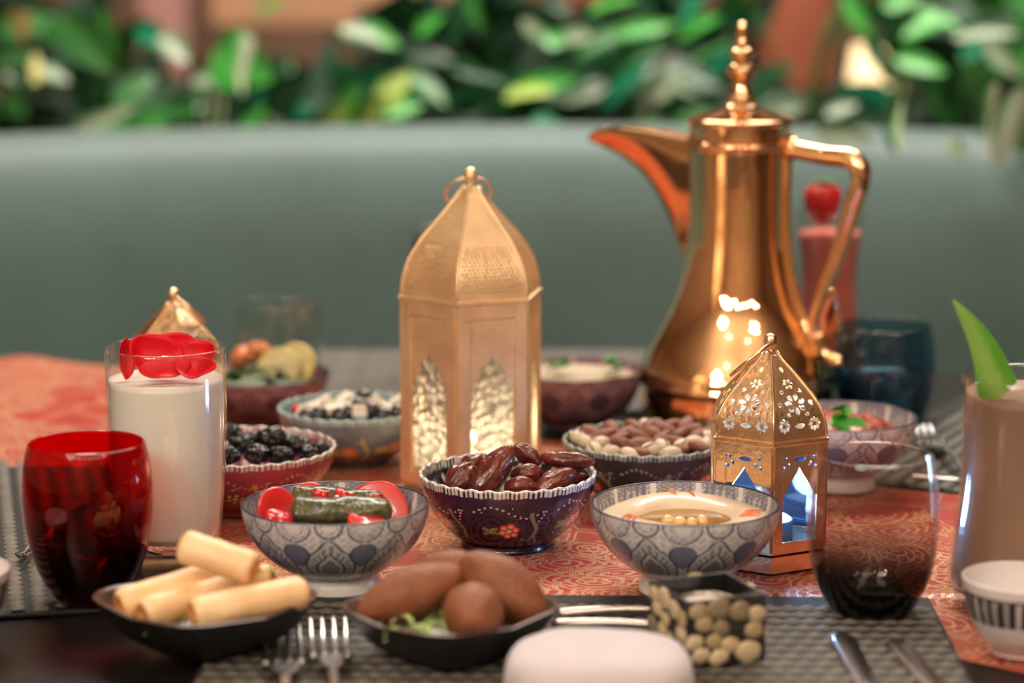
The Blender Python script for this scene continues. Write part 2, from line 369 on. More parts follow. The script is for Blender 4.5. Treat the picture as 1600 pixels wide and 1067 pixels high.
# hero leaves: base px, tip px, kind, width, depth
HL = [
 (95, 25, 178, 112, 'mid', .30, 3.42), (60, 60, 130, 30, 'mid', .25, 3.5), (25, 55, 45, 20, 'yellow', .5, 3.45), (50, 130, 60, 80, 'yellow', .35, 3.4),
 (95, 60, 80, 30, 'bright', .3, 3.55), (10, 150, 40, 175, 'mid', .3, 3.4), (55, 110, 110, 125, 'silver', .35, 3.45), (5, 115, 30, 130, 'silver', .3, 3.5),
 (180, 110, 215, 30, 'mid', .22, 3.6), (160, 10, 185, 100, 'bright', .2, 3.48), (110, 215, 210, 160, 'silver', .16, 3.33), (105, 222, 260, 180, 'bright', .10, 3.36),
 (190, 190, 300, 165, 'mid', .14, 3.4), (215, 40, 260, 70, 'teal', .3, 3.55), (250, 55, 295, 95, 'silver', .3, 3.5), (180, 170, 240, 110, 'mid', .35, 3.5),
 (335, 80, 420, 120, 'bright', .45, 3.47), (398, 62, 368, 150, 'pale', .55, 3.38), (300, 130, 360, 115, 'silver', .25, 3.5), (455, 120, 425, 200, 'silver', .35, 3.5),
 (332, 235, 325, 135, 'pale', .42, 3.31), (350, 222, 345, 150, 'pale', .30, 3.31), (375, 225, 410, 165, 'bright', .3, 3.33), (280, 220, 300, 140, 'mid', .25, 3.4),
 (420, 180, 480, 110, 'dark', .3, 3.4), (395, 30, 440, -5, 'bright', .25, 3.5), (450, 160, 478, 120, 'silver', .35, 3.45),
 (490, 222, 560, 150, 'lime', .30, 3.31), (520, 215, 555, 130, 'bright', .3, 3.36), (555, 215, 600, 150, 'lime', .25, 3.34), (590, 170, 640, 110, 'lime', .32, 3.37),
 (600, 180, 660, 160, 'bright', .3, 3.4), (560, 150, 590, 110, 'teal', .3, 3.45), (530, 45, 600, 60, 'silver', .25, 3.47), (560, 40, 625, 70, 'bright', .25, 3.5),
 (650, 55, 690, 20, 'bright', .3, 3.5), (735, -20, 750, 50, 'bright', .25, 3.5), (700, 110, 740, 95, 'dark', .3, 3.45), (640, 120, 700, 160, 'mid', .25, 3.45),
 (710, 110, 820, 135, 'dark', .12, 3.4), (800, 140, 900, 120, 'bright', .16, 3.38), (790, 150, 860, 135, 'lime', .25, 3.36), (830, 190, 880, 195, 'teal', .35, 3.33),
 (815, 30, 870, 75, 'silver', .25, 3.45), (860, 70, 920, 50, 'silver', .25, 3.43), (850, 55, 895, 75, 'bright', .3, 3.45), (770, 200, 800, 100, 'dark', .3, 3.5),
 (900, 90, 1010, 30, 'mid', .14, 3.45), (930, 60, 1060, 30, 'bright', .13, 3.5), (920, 20, 990, -10, 'bright', .2, 3.5), (950, 130, 1030, 50, 'mid', .15, 3.45),
 (880, 160, 960, 130, 'silver', .12, 3.4), (940, 170, 1010, 90, 'teal', .16, 3.42), (1000, 190, 1040, 80, 'silver', .16, 3.38), (1020, 160, 1070, 110, 'silver', .22, 3.36),
 (1010, 120, 1100, 150, 'silver', .1, 3.4), (1060, 60, 1120, 20, 'bright', .18, 3.5), (1080, 100, 1140, 60, 'mid', .2, 3.45), (1050, 190, 1110, 170, 'mid', .2, 3.36),
 (980, 210, 1040, 180, 'mid', .2, 3.33), (1180, 20, 1120, -10, 'bright', .25, 3.5), (1230, 130, 1180, 150, 'silver', .25, 3.4), (1190, 175, 1260, 165, 'silver', .2, 3.36),
 (1300, 20, 1310, 120, 'bright', .12, 3.5), (1350, 60, 1390, 110, 'teal', .22, 3.42), (1330, 190, 1300, 140, 'teal', .3, 3.4), (1290, 180, 1340, 160, 'silver', .3, 3.35),
 (1270, 210, 1370, 215, 'silver', .2, 3.28), (1420, 130, 1395, 235, 'pale', .30, 3.24), (1440, 135, 1370, 190, 'silver', .3, 3.26), (1380, 190, 1400, 250, 'mid', .18, 3.22),
 (1410, 60, 1490, 20, 'bright', .2, 3.45), (1400, 90, 1480, 110, 'bright', .2, 3.4), (1430, 20, 1500, 40, 'bright', .22, 3.5), (1490, 60, 1590, 45, 'silver', .15, 3.35),
 (1500, 90, 1540, 60, 'teal', .3, 3.42), (1540, 60, 1590, 120, 'silver', .2, 3.32), (1562, 130, 1530, 252, 'pale', .22, 3.2), (1600, 135, 1556, 268, 'silver', .22, 3.18),
 (1610, 130, 1600, 260, 'mid', .18, 3.2), (1530, 140, 1520, 220, 'mid', .2, 3.25), (1460, 150, 1500, 210, 'mid', .3, 3.3), (1480, 220, 1510, 250, 'silver', .4, 3.2),
 (1380, 10, 1440, -10, 'bright', .3, 3.5), (1320, -10, 1360, 60, 'bright', .2, 3.47), (1570, 10, 1500, 0, 'bright', .2, 3.45), (1100, -10, 1060, 40, 'teal', .2, 3.5),
]
for i, (x0, y0, x1, y1, kind, wd, Y) in enumerate(HL):
    if x0 > 1250 and max(y0, y1) > 212: Y = 2.87      # these droop over the front of the backrest
    p = nearest(x0)[2]; A = at(x0, y0, Y+0.04*((i*7) % 3)/2); B = at(x1, y1, Y-0.05+0.1*((i*5) % 4)/4)
    leaf_obj(p, A, B, kind, wd, 0.10, (((i*37) % 100)/100-0.5)*0.8 + (PI/2 if abs(x1-x0) < abs(y1-y0) else 0.9))
    if i % 3 == 0:
        R = p.location; tip = A-R
        ob('stem', tube('stem', [(0.02*((i % 5)-2), 0, 0), (tip.x*0.4, tip.y*0.4, tip.z*0.6), tuple(tip)], [0.004, 0.003, 0.002], 6, smooth_n=8), STEMM, p)
rnd = random.Random(3)
for k in range(230):           # mostly dark green leaves that fill the ledge behind the front ones
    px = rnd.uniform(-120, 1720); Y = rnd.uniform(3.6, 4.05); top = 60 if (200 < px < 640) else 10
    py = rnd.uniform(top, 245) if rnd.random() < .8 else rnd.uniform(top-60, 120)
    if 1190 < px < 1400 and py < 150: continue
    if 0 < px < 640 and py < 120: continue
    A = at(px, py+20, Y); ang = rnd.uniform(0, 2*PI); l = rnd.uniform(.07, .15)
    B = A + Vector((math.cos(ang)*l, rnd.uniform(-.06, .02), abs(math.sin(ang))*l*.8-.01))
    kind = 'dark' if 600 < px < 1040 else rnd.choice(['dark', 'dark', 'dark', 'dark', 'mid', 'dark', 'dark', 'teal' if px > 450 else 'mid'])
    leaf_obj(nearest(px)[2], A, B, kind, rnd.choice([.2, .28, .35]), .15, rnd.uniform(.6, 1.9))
# palm fronds at the upper right
palm = thing('palm_plant', 'feathery bright green palm at the top right corner', 'plant', at(1500, 240, 3.85).xy.to_3d()+Vector((0, 0, 0.825)))
ob('trunk', tube('trunk', [(0, 0, 0), (0.01, 0, 0.12), (0.0, 0, 0.30)], [0.018, 0.014, 0.01], 8), STEMM, palm)
ll = pyd('leaflet', *leaf_mesh('leaflet', 0.07, 0.2)); ll.materials.append(LM['bright'])
for (x0, y0, x1, y1) in ((1480, 60, 1640, -20), (1470, 90, 1330, -10), (1490, 80, 1620, 90), (1480, 50, 1440, -60), (1485, 100, 1390, 140)):
    A, B = at(x0, y0, 3.8), at(x1, y1, 3.6); o = palm.location
    fr = ob('frond', tube('frond', [A-o, (A+B)/2-o+Vector((0, 0, 0.03)), B-o], [0.004, 0.003, 0.0015], 6, smooth_n=10), STEMM, palm)
    d = (B-A).normalized()
    for i in range(11):
        for s in (-1, 1):
            P = A.lerp(B, 0.15+0.08*i) + Vector((0, 0, 0.03*math.sin(PI*(0.15+0.08*i)))); side = d.cross(Vector((0, -1, 0))).normalized()*s
            dd = (d*0.7+side+Vector((0, 0, -.25))).normalized(); lo = ob('leaflet', ll, None, fr)
            lo.rotation_mode = 'QUATERNION'; lo.rotation_quaternion = dd.to_track_quat('X', 'Z') @ Matrix.Rotation(1.0, 4, 'X').to_quaternion()
            lo.location = P-o; lo.scale = (.09, .09, .09)
# leafy backing screen: coarse dark mass with its own relief
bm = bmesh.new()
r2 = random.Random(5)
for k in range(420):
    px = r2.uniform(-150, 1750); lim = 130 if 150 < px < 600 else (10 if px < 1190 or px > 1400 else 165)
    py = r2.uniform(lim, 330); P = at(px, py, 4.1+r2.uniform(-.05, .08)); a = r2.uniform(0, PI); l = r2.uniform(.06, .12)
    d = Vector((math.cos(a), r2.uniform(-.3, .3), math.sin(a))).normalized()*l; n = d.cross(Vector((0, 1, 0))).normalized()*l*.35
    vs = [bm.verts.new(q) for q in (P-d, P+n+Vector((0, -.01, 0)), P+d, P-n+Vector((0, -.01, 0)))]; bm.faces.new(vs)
sl = ob('foliage', from_bm('foliage', bm), mat('dark_screen_leaves', (0.004, 0.03, 0.012), 0.6, 0, 0.6, 6), bk); sl['kind'] = 'stuff'
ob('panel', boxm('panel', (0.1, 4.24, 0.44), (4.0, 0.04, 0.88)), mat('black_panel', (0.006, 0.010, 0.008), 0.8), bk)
# a lit shade beyond the leaves
lp = at(1362, 120, 4.7)
lt = thing('table_lamp', 'glowing cream lamp shade beyond the plants right of the pot', 'lamp', (lp.x, 4.7, 0.0))
sh = [(0.055, lp.z-0.07), (0.035, lp.z+0.07)]
ob('lamp_shade', lathe('lamp_shade', [(0.052, lp.z-0.05), (0.036, lp.z+0.06), (0.034, lp.z+0.06), (0.050, lp.z-0.05), (0.052, lp.z-0.05)], 32), emit('lamp_shade_glow', (1.0, 0.74, 0.42), 0.9), lt)
ob('pole', lathe('pole', [(0, 0), (0.10, 0), (0.10, 0.02), (0.012, 0.03), (0.012, lp.z-0.01), (0, lp.z-0.01)], 20), STEEL, lt)

# ================================================================ TABLE
TC = Vector((-0.04, 1.555, 0)); TR = 0.91
dt = thing('dining_table', 'round dark wooden dining table set for a meal', 'table', (TC.x, TC.y, 0))
ob('tabletop', lathe('tabletop', [(0, TABLE-0.035), (TR-0.012, TABLE-0.035), (TR, TABLE-0.025), (TR, TABLE-0.006), (TR-0.005, TABLE-0.001), (TR-0.01, TABLE), (0, TABLE)], 128), WOOD, dt)
ob('pedestal', lathe('pedestal', [(0, 0), (0.36, 0), (0.36, 0.03), (0.10, 0.07), (0.07, 0.15), (0.07, 0.62), (0.16, 0.70), (0.30, TABLE-0.035), (0, TABLE-0.035)], 48), WOOD, dt)

# ---------------------------------------------------------------- runner
def runner():
    m, t, p = nt('red_gold_brocade'); L = t.links.new
    tc = node(t, 'ShaderNodeTexCoord')
    nd = node(t, 'ShaderNodeTexNoise'); nd.inputs['Scale'].default_value = 9; nd.inputs['Detail'].default_value = 2; L(tc.outputs['Object'], nd.inputs['Vector'])
    mixv = node(t, 'ShaderNodeVectorMath', operation='MULTIPLY_ADD'); mixv.inputs[1].default_value = (0.06, 0.06, 0.0); L(nd.outputs['Color'], mixv.inputs[0]); L(tc.outputs['Object'], mixv.inputs[2])
    def vor(scale, feat='F1'):
        v = node(t, 'ShaderNodeTexVoronoi', voronoi_dimensions='2D', feature=feat); v.inputs['Scale'].default_value = scale; L(mixv.outputs[0], v.inputs['Vector']); return v
    def math_(op, a, b=None, c=None):
        n = node(t, 'ShaderNodeMath', operation=op)
        for i, x in enumerate((a, b, c)):
            if x is None: continue
            if isinstance(x, (int, float)): n.inputs[i].default_value = x
            else: L(x, n.inputs[i])
        return n.outputs[0]
    v1 = vor(21); v2 = vor(64); v3 = vor(21, 'DISTANCE_TO_EDGE')
    ring = math_('GREATER_THAN', math_('SINE', math_('MULTIPLY', v1.outputs['Distance'], 46.0)), 0.58)
    petals = math_('LESS_THAN', math_('ABSOLUTE', math_('SUBTRACT', v2.outputs['Distance'], 0.30)), 0.055)
    edge = math_('LESS_THAN', math_('ABSOLUTE', math_('SUBTRACT', v3.outputs['Distance'], 0.06)), 0.020)
    # regions where the weave is dense
    n4 = node(t, 'ShaderNodeTexNoise'); n4.inputs['Scale'].default_value = 7; L(tc.outputs['Object'], n4.inputs['Vector'])
    dens = math_('GREATER_THAN', n4.outputs[0], 0.43)
    g = math_('MAXIMUM', math_('MULTIPLY', math_('MAXIMUM', ring, petals), dens), math_('MAXIMUM', edge, math_('MULTIPLY', petals, 0.12)))
    # stitch breaks
    wv = node(t, 'ShaderNodeTexWave'); wv.inputs['Scale'].default_value = 180; wv.inputs['Distortion'].default_value = 2; L(tc.outputs['Object'], wv.inputs['Vector'])
    g = math_('MULTIPLY', g, math_('MULTIPLY_ADD', wv.outputs['Fac'], 0.5, 0.55))
    mx = node(t, 'ShaderNodeMix', data_type='RGBA'); mx.inputs[6].default_value = (0.40, 0.018, 0.007, 1); mx.inputs[7].default_value = (0.72, 0.44, 0.24, 1)
    L(g, mx.inputs[0]); L(mx.outputs[2], p.inputs['Base Color']); p.inputs['Roughness'].default_value = 0.38
    L(math_('MULTIPLY', g, 0.55), p.inputs['Metallic']); p.inputs['Sheen Weight'].default_value = 0.05
    b = node(t, 'ShaderNodeBump'); b.inputs['Strength'].default_value = 0.4; b.inputs['Distance'].default_value = 0.001; L(g, b.inputs['Height']); L(b.outputs[0], p.inputs['Normal'])
    far = [gp(x, y) for x, y in ((-260, 566), (0, 574), (180, 582), (420, 628), (640, 655), (860, 690), (1290, 742), (1480, 776), (1800, 800))]
    near = [gp(x, y) for x, y in ((-200, 700), (60, 800), (250, 868), (400, 905), (520, 975), (900, 1010), (1330, 1010), (1606, 1056), (1760, 1120))]
    A = spline([(q.x, q.y) for q in far], 240); B = spline([(q.x, q.y) for q in near], 240)
    n = 180; V = np.zeros((n, 240, 3))
    for i in range(n):
        s = i/(n-1); V[i, :, :2] = B*(1-s)+A*s
    for i in range(n):
        for j in range(240):
            x, y = V[i, j, 0], V[i, j, 1]
            q = Vector((x*7+y*3, y*14, 0.3)); h = max(0, noise.noise(q))*0.008 + abs(noise.noise(Vector((x*22, y*40, 1.7))))*0.002
            # flat where mats and dishes press on it
            k = 1.0
            if y < 1.53 and -0.18 < x < 0.30: k = 0.0
            h2 = 0.0
            if x < -0.30 and y > 1.9: h2 = 0.012*max(0, noise.noise(Vector((x*9, y*5, 4.0)))+.45)*min(1, (-x-0.30)/0.1)
            quiet = 0.35 if x < 0.24 else 1.0
            V[i, j, 2] = TABLE + 0.0008 + (h*quiet)*k*0.6 + h2
    d = np.hypot(V[..., 0]-TC.x, V[..., 1]-TC.y); over = d > TR+0.002
    V[..., 2] = np.where(over, TABLE+0.002-(d-TR)*2.2, V[..., 2])
    f = np.where(over, (TR+0.004)/d, 1.0)
    V[..., 0] = TC.x+(V[..., 0]-TC.x)*f; V[..., 1] = TC.y+(V[..., 1]-TC.y)*f
    me = grid_mesh('table_runner', V, False)
    return tag(ob('table_runner', me, m), 'red brocade table runner woven with gold paisley, across the table', 'tablecloth')
runner()

# ---------------------------------------------------------------- placemats
MATD = mat('charcoal_woven_vinyl', (0.022, 0.022, 0.022), 0.6, 0, 0.3, 80, bump=0.4, bscale=500, spec=.25)
MATL = mat('pale_grey_woven_vinyl', (0.145, 0.135, 0.12), 0.6, 0, 0.12, 80, spec=.25)
def strip_mesh(length, ph):
    n = int(length/0.012)*5+1; V = []; f = []
    for i in range(n):
        x = -length/2+length*i/(n-1); c = math.cos(2*PI*x/0.012+ph); wv = 0.0046+0.0006*c; z = 0.0036+0.0007*c
        for u, dz in ((-1, -0.0014), (-.5, 0), (.5, 0), (1, -0.0014)): V.append((x, u*wv, z+dz))
    for i in range(n-1):
        for j in range(3): f.append((i*4+j, (i+1)*4+j, (i+1)*4+j+1, i*4+j+1))
    return pyd('strip', V, f)
ST = [strip_mesh(0.444, 0), strip_mesh(0.444, PI)]
for s_ in ST: s_.materials.append(MATL)
def placemat(c, rz, label, W=0.45, D=0.33, lift=0.0012):
    t = thing('placemat', label, 'placemat', (c[0], c[1], TABLE+lift), rz, 'woven placemats')
    ob('base', boxm('base', (0, 0, 0.0013), (W, D, 0.0026), 0.0008), MATD, t)
    n = int((D-0.012)/0.0145)
    for i in range(n): ob('strip', ST[i % 2], None, t, (0, -D/2+0.012+i*0.0145, 0))
    return t
fc = gp(1440, 943); placemat((fc.x-0.225, fc.y-0.165+0.004), math.radians(-1.5), 'grey and black woven placemat in front, under the forks and knives', lift=0.0022)
lc = gp(0, 977); a_ = math.radians(90+13)
lx = Vector((math.cos(math.radians(13)), math.sin(math.radians(13)), 0)); ly = Vector((-lx.y, lx.x, 0))
ctr = gp(238, 955) + ly*0.225 - lx*0.165
placemat((ctr.x, ctr.y), a_, 'striped grey and black woven placemat at left under the red tumbler')
bc = gp(760, 547); placemat((bc.x-0.02, bc.y-0.165), 0.0, 'far grey woven placemat behind the tall lantern')
rc = gp(1700, 640); placemat((rc.x-0.03, rc.y-0.16), math.radians(62), 'grey woven placemat at the back right under a fork and knife', lift=0.0012)

# ================================================================ BOWLS
def resamp(pr, n): return spline(pr, n)
def bowl_profile(outer, th, foot_i):
    """outer: rim -> foot bottom; returns outline foot bottom centre -> rim -> inner centre and index of rim"""
    return outer
def ogee(x, y, w, h):
    """signed width test of a point-up spade of height h (origin at the bottom), negative inside"""
    t = np.clip(y/h, 0, 1); wd = w*2.45*t**.55*(1-t)**.85*(1-.25*np.exp(-((t-.85)/.1)**2))
    return np.where((y < 0) | (y > h), 9.0, np.abs(x)-wd)
def n2(x, y, s):           # cheap smooth noise
    return (np.sin(x*s+1.3*np.sin(y*s*1.3))+np.sin(y*s*1.1+1.7*np.sin(x*s*.9)+2))/2
WHT = np.array((0.66, 0.64, 0.64)); INK = np.array((0.012, 0.016, 0.055)); MIDB = np.array((0.10, 0.12, 0.22))
def paint_blue(T, s, zone, tint=None):
    """s: 0 at the foot, 1 at the rim, outside; zone 0 foot, 1 outside, 2 rim, 3 inside"""
    C = np.ones(T.shape+(3,))*WHT; cells = 8; s0 = s; s = np.where(zone == 1, np.clip((s-.13)/.87, 0, 1), s)
    u = ((T*cells/(2*PI)+0.5) % 1.0-0.5)*0.049*1.0; v = s*0.066
    u2 = ((T*cells/(2*PI)) % 1.0-0.5)*0.049
    def put(mask, col, k=1.0): C[mask] = C[mask]*(1-k)+col*k
    tex = n2(T*60, v*1000, 1.0)
    put(tex > 0.25, MIDB, 0.35)
    o = v-0.010
    put(ogee(u, o, 0.021, 0.046) < 0.0, MIDB, 0.25); put(np.abs(ogee(u, o, 0.021, 0.046)) < 0.0009, INK, .95)
    ring = ogee(u, o-0.002, 0.018, 0.040); put((ring < 0) & (np.sin(np.arctan2(u, o-0.014)*26) > 0.1), INK, 0.55)
    put(ogee(u, o-0.005, 0.012, 0.029) < 0, WHT*.75, 0.9); put(np.abs(ogee(u, o-0.005, 0.012, 0.029)) < 0.0008, INK, 1)
    inn = ogee(u, o-0.007, 0.009, 0.022) < 0; put(inn, MIDB*.8, 0.9); put(inn & (n2(u*4000, v*4000, 1) > .1), WHT, .35)
    # smaller hearts between
    hh = ogee(u2, 0.052-v, 0.010, 0.022); put(hh < 0, MIDB, .9); put(np.abs(hh) < 0.0006, INK, .9)
    hh = ogee(u2, v-0.004, 0.009, 0.018); put(hh < 0, WHT*1.15, .8); put(np.abs(hh) < 0.0005, INK, .7)
    # scallops hanging from the rim
    for uu, rr in ((u2, 0.0125), (u, 0.009)):
        d = np.hypot(uu, (v-0.066)*1.0); put(np.abs(d-rr) < 0.0006, INK, .9); put((d < rr-.0006) & (np.sin(d*2600) > .2), MIDB, .5); put(d < rr*.45, WHT, .8)
    put((v < 0.011) & (np.abs(v-0.009-0.0015*np.cos(T*cells*2)) < .003), INK, .85)
    put((zone == 1) & (s0 < .14), np.array((.70, .69, .66)), 1)
    put(zone == 0, np.array((.66, .65, .61)), 1)
    put(zone == 2, INK*.8, 1)
    # inside: hatched band with white wedges
    i = zone == 3
    band = (np.abs((T*12/(2*PI)) % 1-0.5) > 0.44); C[i] = WHT*.8
    put(i & (n2(T*70, v*2400, 1) > -.1), INK*1.4, .6); put(i & (np.abs(((T*12/(2*PI)) % 1)-0.5) < 0.34) & (np.abs((s-.80)*6) ** 2+((((T*12/(2*PI)) % 1)-0.5)*3) ** 2 > .93) , MIDB, .45)
    put(i & band, WHT*1.1, .9); put(i & (s < .5), WHT*1.1, .9)
    if tint is not None: C = C*np.array(tint)
    return C
def paint_flowers(base, dotc, f1, f2, leafc, nflow=6, seed=0, inner=None, rimc=(.75, .72, .66)):
    base = np.array(base); dotc = np.array(dotc)
    def fn(T, s, zone):
        rn = random.Random(seed); C = np.ones(T.shape+(3,))*base; Rm = 0.056; Lv = 0.064; v = s*Lv
        # tonal mottling of hand painted glaze
        C *= (1+0.25*n2(T*5, v*60, 1))[..., None]
        def dd(t0, v0): return np.abs(((T-t0+PI) % (2*PI)-PI))*Rm, v-v0
        def dot(t0, v0, r, col):
            dx, dy = dd(t0, v0); C[(dx*dx+dy*dy < r*r) & (zone == 1)] = col
        def sdx(t0): return ((T-t0+PI) % (2*PI)-PI)*Rm
        for k in range(nflow):
            t0 = 2*PI*(k+0.02)/nflow; fv = 0.030+0.003*(k % 2)
            for j in range(6):
                a = 2*PI*j/6+.3; dx = sdx(t0)-0.0052*math.cos(a); dy = v-fv-0.0052*math.sin(a)
                C[(dx*dx+dy*dy < 0.0034**2) & (zone == 1)] = f1
                m2 = (dx*dx+dy*dy < 0.0018**2) & (zone == 1); C[m2] = f2
            dot(t0, fv, 0.002, np.array((.75, .62, .35)))
            for sg, off in ((-1, 0.012), (-1, .0125)):
                for (ang, ln) in ((.6, .007), (-.5, .007)):
                    cx = -off-.002; dx = sdx(t0)-cx; dy = v-fv; a = dx*math.cos(ang)+dy*math.sin(ang); b = -dx*math.sin(ang)+dy*math.cos(ang)
                    C[((a/ln)**2+(b/.0022)**2 < 1) & (zone == 1)] = leafc
            # curling line of dots over the flower
            for j in range(13):
                q = j/12; dot(t0+(-.42+.84*q)*6/nflow, 0.046+0.005*math.sin(q*2*PI)+.002, 0.00085, dotc)
                dot(t0+(.46-.10*math.sin(q*PI))*6/nflow, 0.014+0.034*q, 0.0007, dotc)
            for j in range(10): dot(t0+rn.uniform(-.45, .45), rn.uniform(.01, .055), rn.uniform(.0004, .0008), dotc)
            a = sdx(t0+.33*6/nflow); C[(np.abs(a-.003*np.sin((v-.02)*180)) < .0016) & (v > .018) & (v < .048) & (zone == 1)] = leafc
        rim = (v > Lv-0.0036) & (zone == 1); bead = np.sin(T*118+2.2*np.sin(T*7)) > -.25+.4*np.sin(T*23)
        C[rim & bead] = rimc
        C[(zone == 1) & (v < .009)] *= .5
        if inner is not None:
            C[zone == 3] = inner; m3 = (zone == 3) & (n2(T*30, v*420, 1) > .45) & (s > .55); C[m3] = rimc
        m4 = (zone == 3) & (s > .95) & bead; C[m4] = rimc
        C[zone == 2] = np.array(rimc)*(.55+.45*bead[zone == 2])[:, None]
        return C
    return fn
def make_bowl(outer, th, paint, seg=420, n_out=80, n_in=50, foot_in=0.004, scallop=0.0, inner_depth=None):
    """outer: [(r,z)] from rim to foot bottom."""
    outer = spline(outer, n_out)[::-1]                      # foot -> rim
    rim = outer[-1]; zf = outer[0, 1]
    # inner wall
    k = np.argmin(np.abs(outer[:, 1]-(zf+0.012)))
    inn = outer[k:].copy(); nrm = np.stack([-(np.gradient(inn[:, 1])), np.gradient(inn[:, 0])], 1); nrm /= np.linalg.norm(nrm, axis=1)[:, None]+1e-9
    inn = inn+nrm*th; inn[:, 0] = np.clip(inn[:, 0], 0, None)
    inn = inn[::-1]; inn = np.concatenate([inn, [[inn[-1, 0]*0.5, inn[-1, 1]-0.001], [0, inn[-1, 1]-0.0015]]]); inn = spline(inn, n_in)
    rimp = np.array([[rim[0]*1.0, rim[1]+th*0.35], [rim[0]-th*0.5, rim[1]+th*0.6], [rim[0]-th, rim[1]+th*0.35]])
    under = np.array([[0, zf+foot_in], [outer[0, 0]*.85, zf+foot_in], [outer[0, 0]*.88, zf], [outer[0, 0]*.97, zf]])
    P = np.concatenate([under, outer, rimp, inn])
    s = np.concatenate([np.zeros(4), np.linspace(0, 1, n_out), np.ones(3), np.linspace(1, 0, n_in)])
    z = np.concatenate([np.zeros(4), np.ones(n_out), np.full(3, 2), np.full(n_in, 3)]).astype(int)
    T, SS = np.meshgrid(np.linspace(0, 2*PI, seg, endpoint=False), s); ZZ = z[:, None]*np.ones(seg, int)[None]
    col = paint(T, SS, ZZ)
    wob = None
    if scallop:
        g = np.concatenate([np.zeros(4), np.linspace(0, 1, n_out)**6, np.ones(3), np.linspace(1, 0, n_in)**6])[:, None]
        wob = lambda T, R, Z: (R*(1+scallop*.35*g*np.cos(T*31)), Z+g*0.0006*np.cos(T*31))
    return lathe('bowl', P, seg, col, wob)
GB = 'patterned serving bowls'
# --- blue and white bowls
PA, prA = prof(525, 918, [(147, 787), (144.5, 803), (137, 825), (123, 848), (103, 868), (80, 884), (67, 891), (65, 897), (68, 906), (70, 918)])
bwmesh = make_bowl(prA, 0.0022, paint_blue, 620, 110, 60)
def bwbowl(P, label, s=1.0, rz=0.0):
    o = ob('ceramic_bowl', bwmesh, PAINTM, None, (P.x, P.y, TABLE+0.003), (0, 0, rz), (s, s, s)); return tag(o, label, 'bowl', GB)
bwbowl(PA, 'blue and white patterned footed bowl holding vine leaf rolls')
PB = base(1069.5, 920, 850); bwbowl(PB, 'blue and white patterned footed bowl of creamy hummus', 1.01, 0.30)
PI_ = base(1312, 758, 710); bwbowl(PI_, 'blue and white footed bowl with red salad behind the smoky tumbler', 0.96, 0.2)
# --- painted bowls
PC, prC = prof(793, 847, [(139, 740), (133, 763), (119, 792), (100, 817), (85, 831), (74, 838), (72, 842), (74, 847)])
fnC = paint_flowers((0.016, 0.010, 0.035), (.62, .58, .55), (.62, .06, .04), (.75, .45, .35), (.22, .20, .10), 6, 1, (0.012, 0.010, 0.014), (.66, .63, .60))
tag(ob('ceramic_bowl', make_bowl(prC, 0.003, fnC, 520, 90, 44, scallop=0.012), PAINT, None, (PC.x, PC.y, TABLE+0.003)), 'dark navy hand-painted bowl with white beaded rim holding dates', 'bowl', GB)
PD, prD = prof(1008, 778, [(130, 688), (124, 712), (110, 738), (92, 758), (74, 769), (70, 778)])
fnD = paint_flowers((0.020, 0.022, 0.024), (.38, .40, .38), (.72, .10, .04), (.85, .55, .40), (.24, .24, .10), 7, 2, (0.03, 0.06, 0.035), (.30, .34, .30))
tag(ob('ceramic_bowl', make_bowl(prD, 0.003, fnD, 420, 70, 40, scallop=0.01), PAINTM, None, (PD.x, PD.y, TABLE+0.003)), 'black hand-painted bowl with red flowers holding almonds and pistachios', 'bowl', GB)
PE, prE = prof(379, 790, [(147, 699), (141, 720), (127, 742), (104, 765), (82, 780), (78, 790)])
fnE = paint_flowers((0.34, 0.045, 0.075), (.70, .60, .50), (.03, .025, .05), (.80, .50, .12), (.75, .35, .08), 7, 3, (.28, .05, .16), (.72, .66, .58))
tag(ob('ceramic_bowl', make_bowl(prE, 0.003, fnE, 420, 70, 40, scallop=0.01), PAINTM, None, (PE.x, PE.y, TABLE+0.003)), 'crimson hand-painted bowl with white rim holding black prunes', 'bowl', GB)
PF, prF = prof(550, 718, [(116, 637), (111, 662), (94, 690), (70, 708), (58, 715), (58, 719)])
fnF = paint_flowers((0.14, 0.17, 0.18), (.35, .38, .38), (.60, .05, .04), (.80, .50, .10), (.55, .42, .15), 8, 4, (.16, .36, .40), (.40, .50, .50))
tag(ob('ceramic_bowl', make_bowl(prF, 0.0028, fnF, 360, 60, 36, scallop=0.008), PAINTM, None, (PF.x, PF.y, TABLE+0.003)), 'grey-blue bowl with turquoise inside holding white cheese and olives', 'bowl', GB)
def paint_purple(T, s, zone): return paint_blue(T, s, zone)*np.array((.55, .32, .36))
def paint_purple2(T, s, zone):
    C = paint_purple(T, s, zone); C[zone == 3] *= 1.6; return C
PG, prG = prof(402, 655, [(114, 584), (108, 604), (90, 630), (64, 645), (48, 650), (47, 655)])
tag(ob('ceramic_bowl', make_bowl(prG, 0.0028, paint_purple2, 320, 60, 36), PAINTM, None, (PG.x, PG.y, TABLE+0.003)), 'plum patterned bowl of salad with lemon slices, behind the milk glass', 'bowl', GB)
PH, prH = prof(896, 662, [(108, 578), (103, 602), (86, 634), (64, 650), (48, 656), (47, 662)])
tag(ob('ceramic_bowl', make_bowl(prH, 0.0028, paint_purple2, 320, 60, 36), PAINTM, None, (PH.x, PH.y, TABLE+0.003)), 'plum patterned bowl of white dip between the tall lantern and pot', 'bowl', GB)

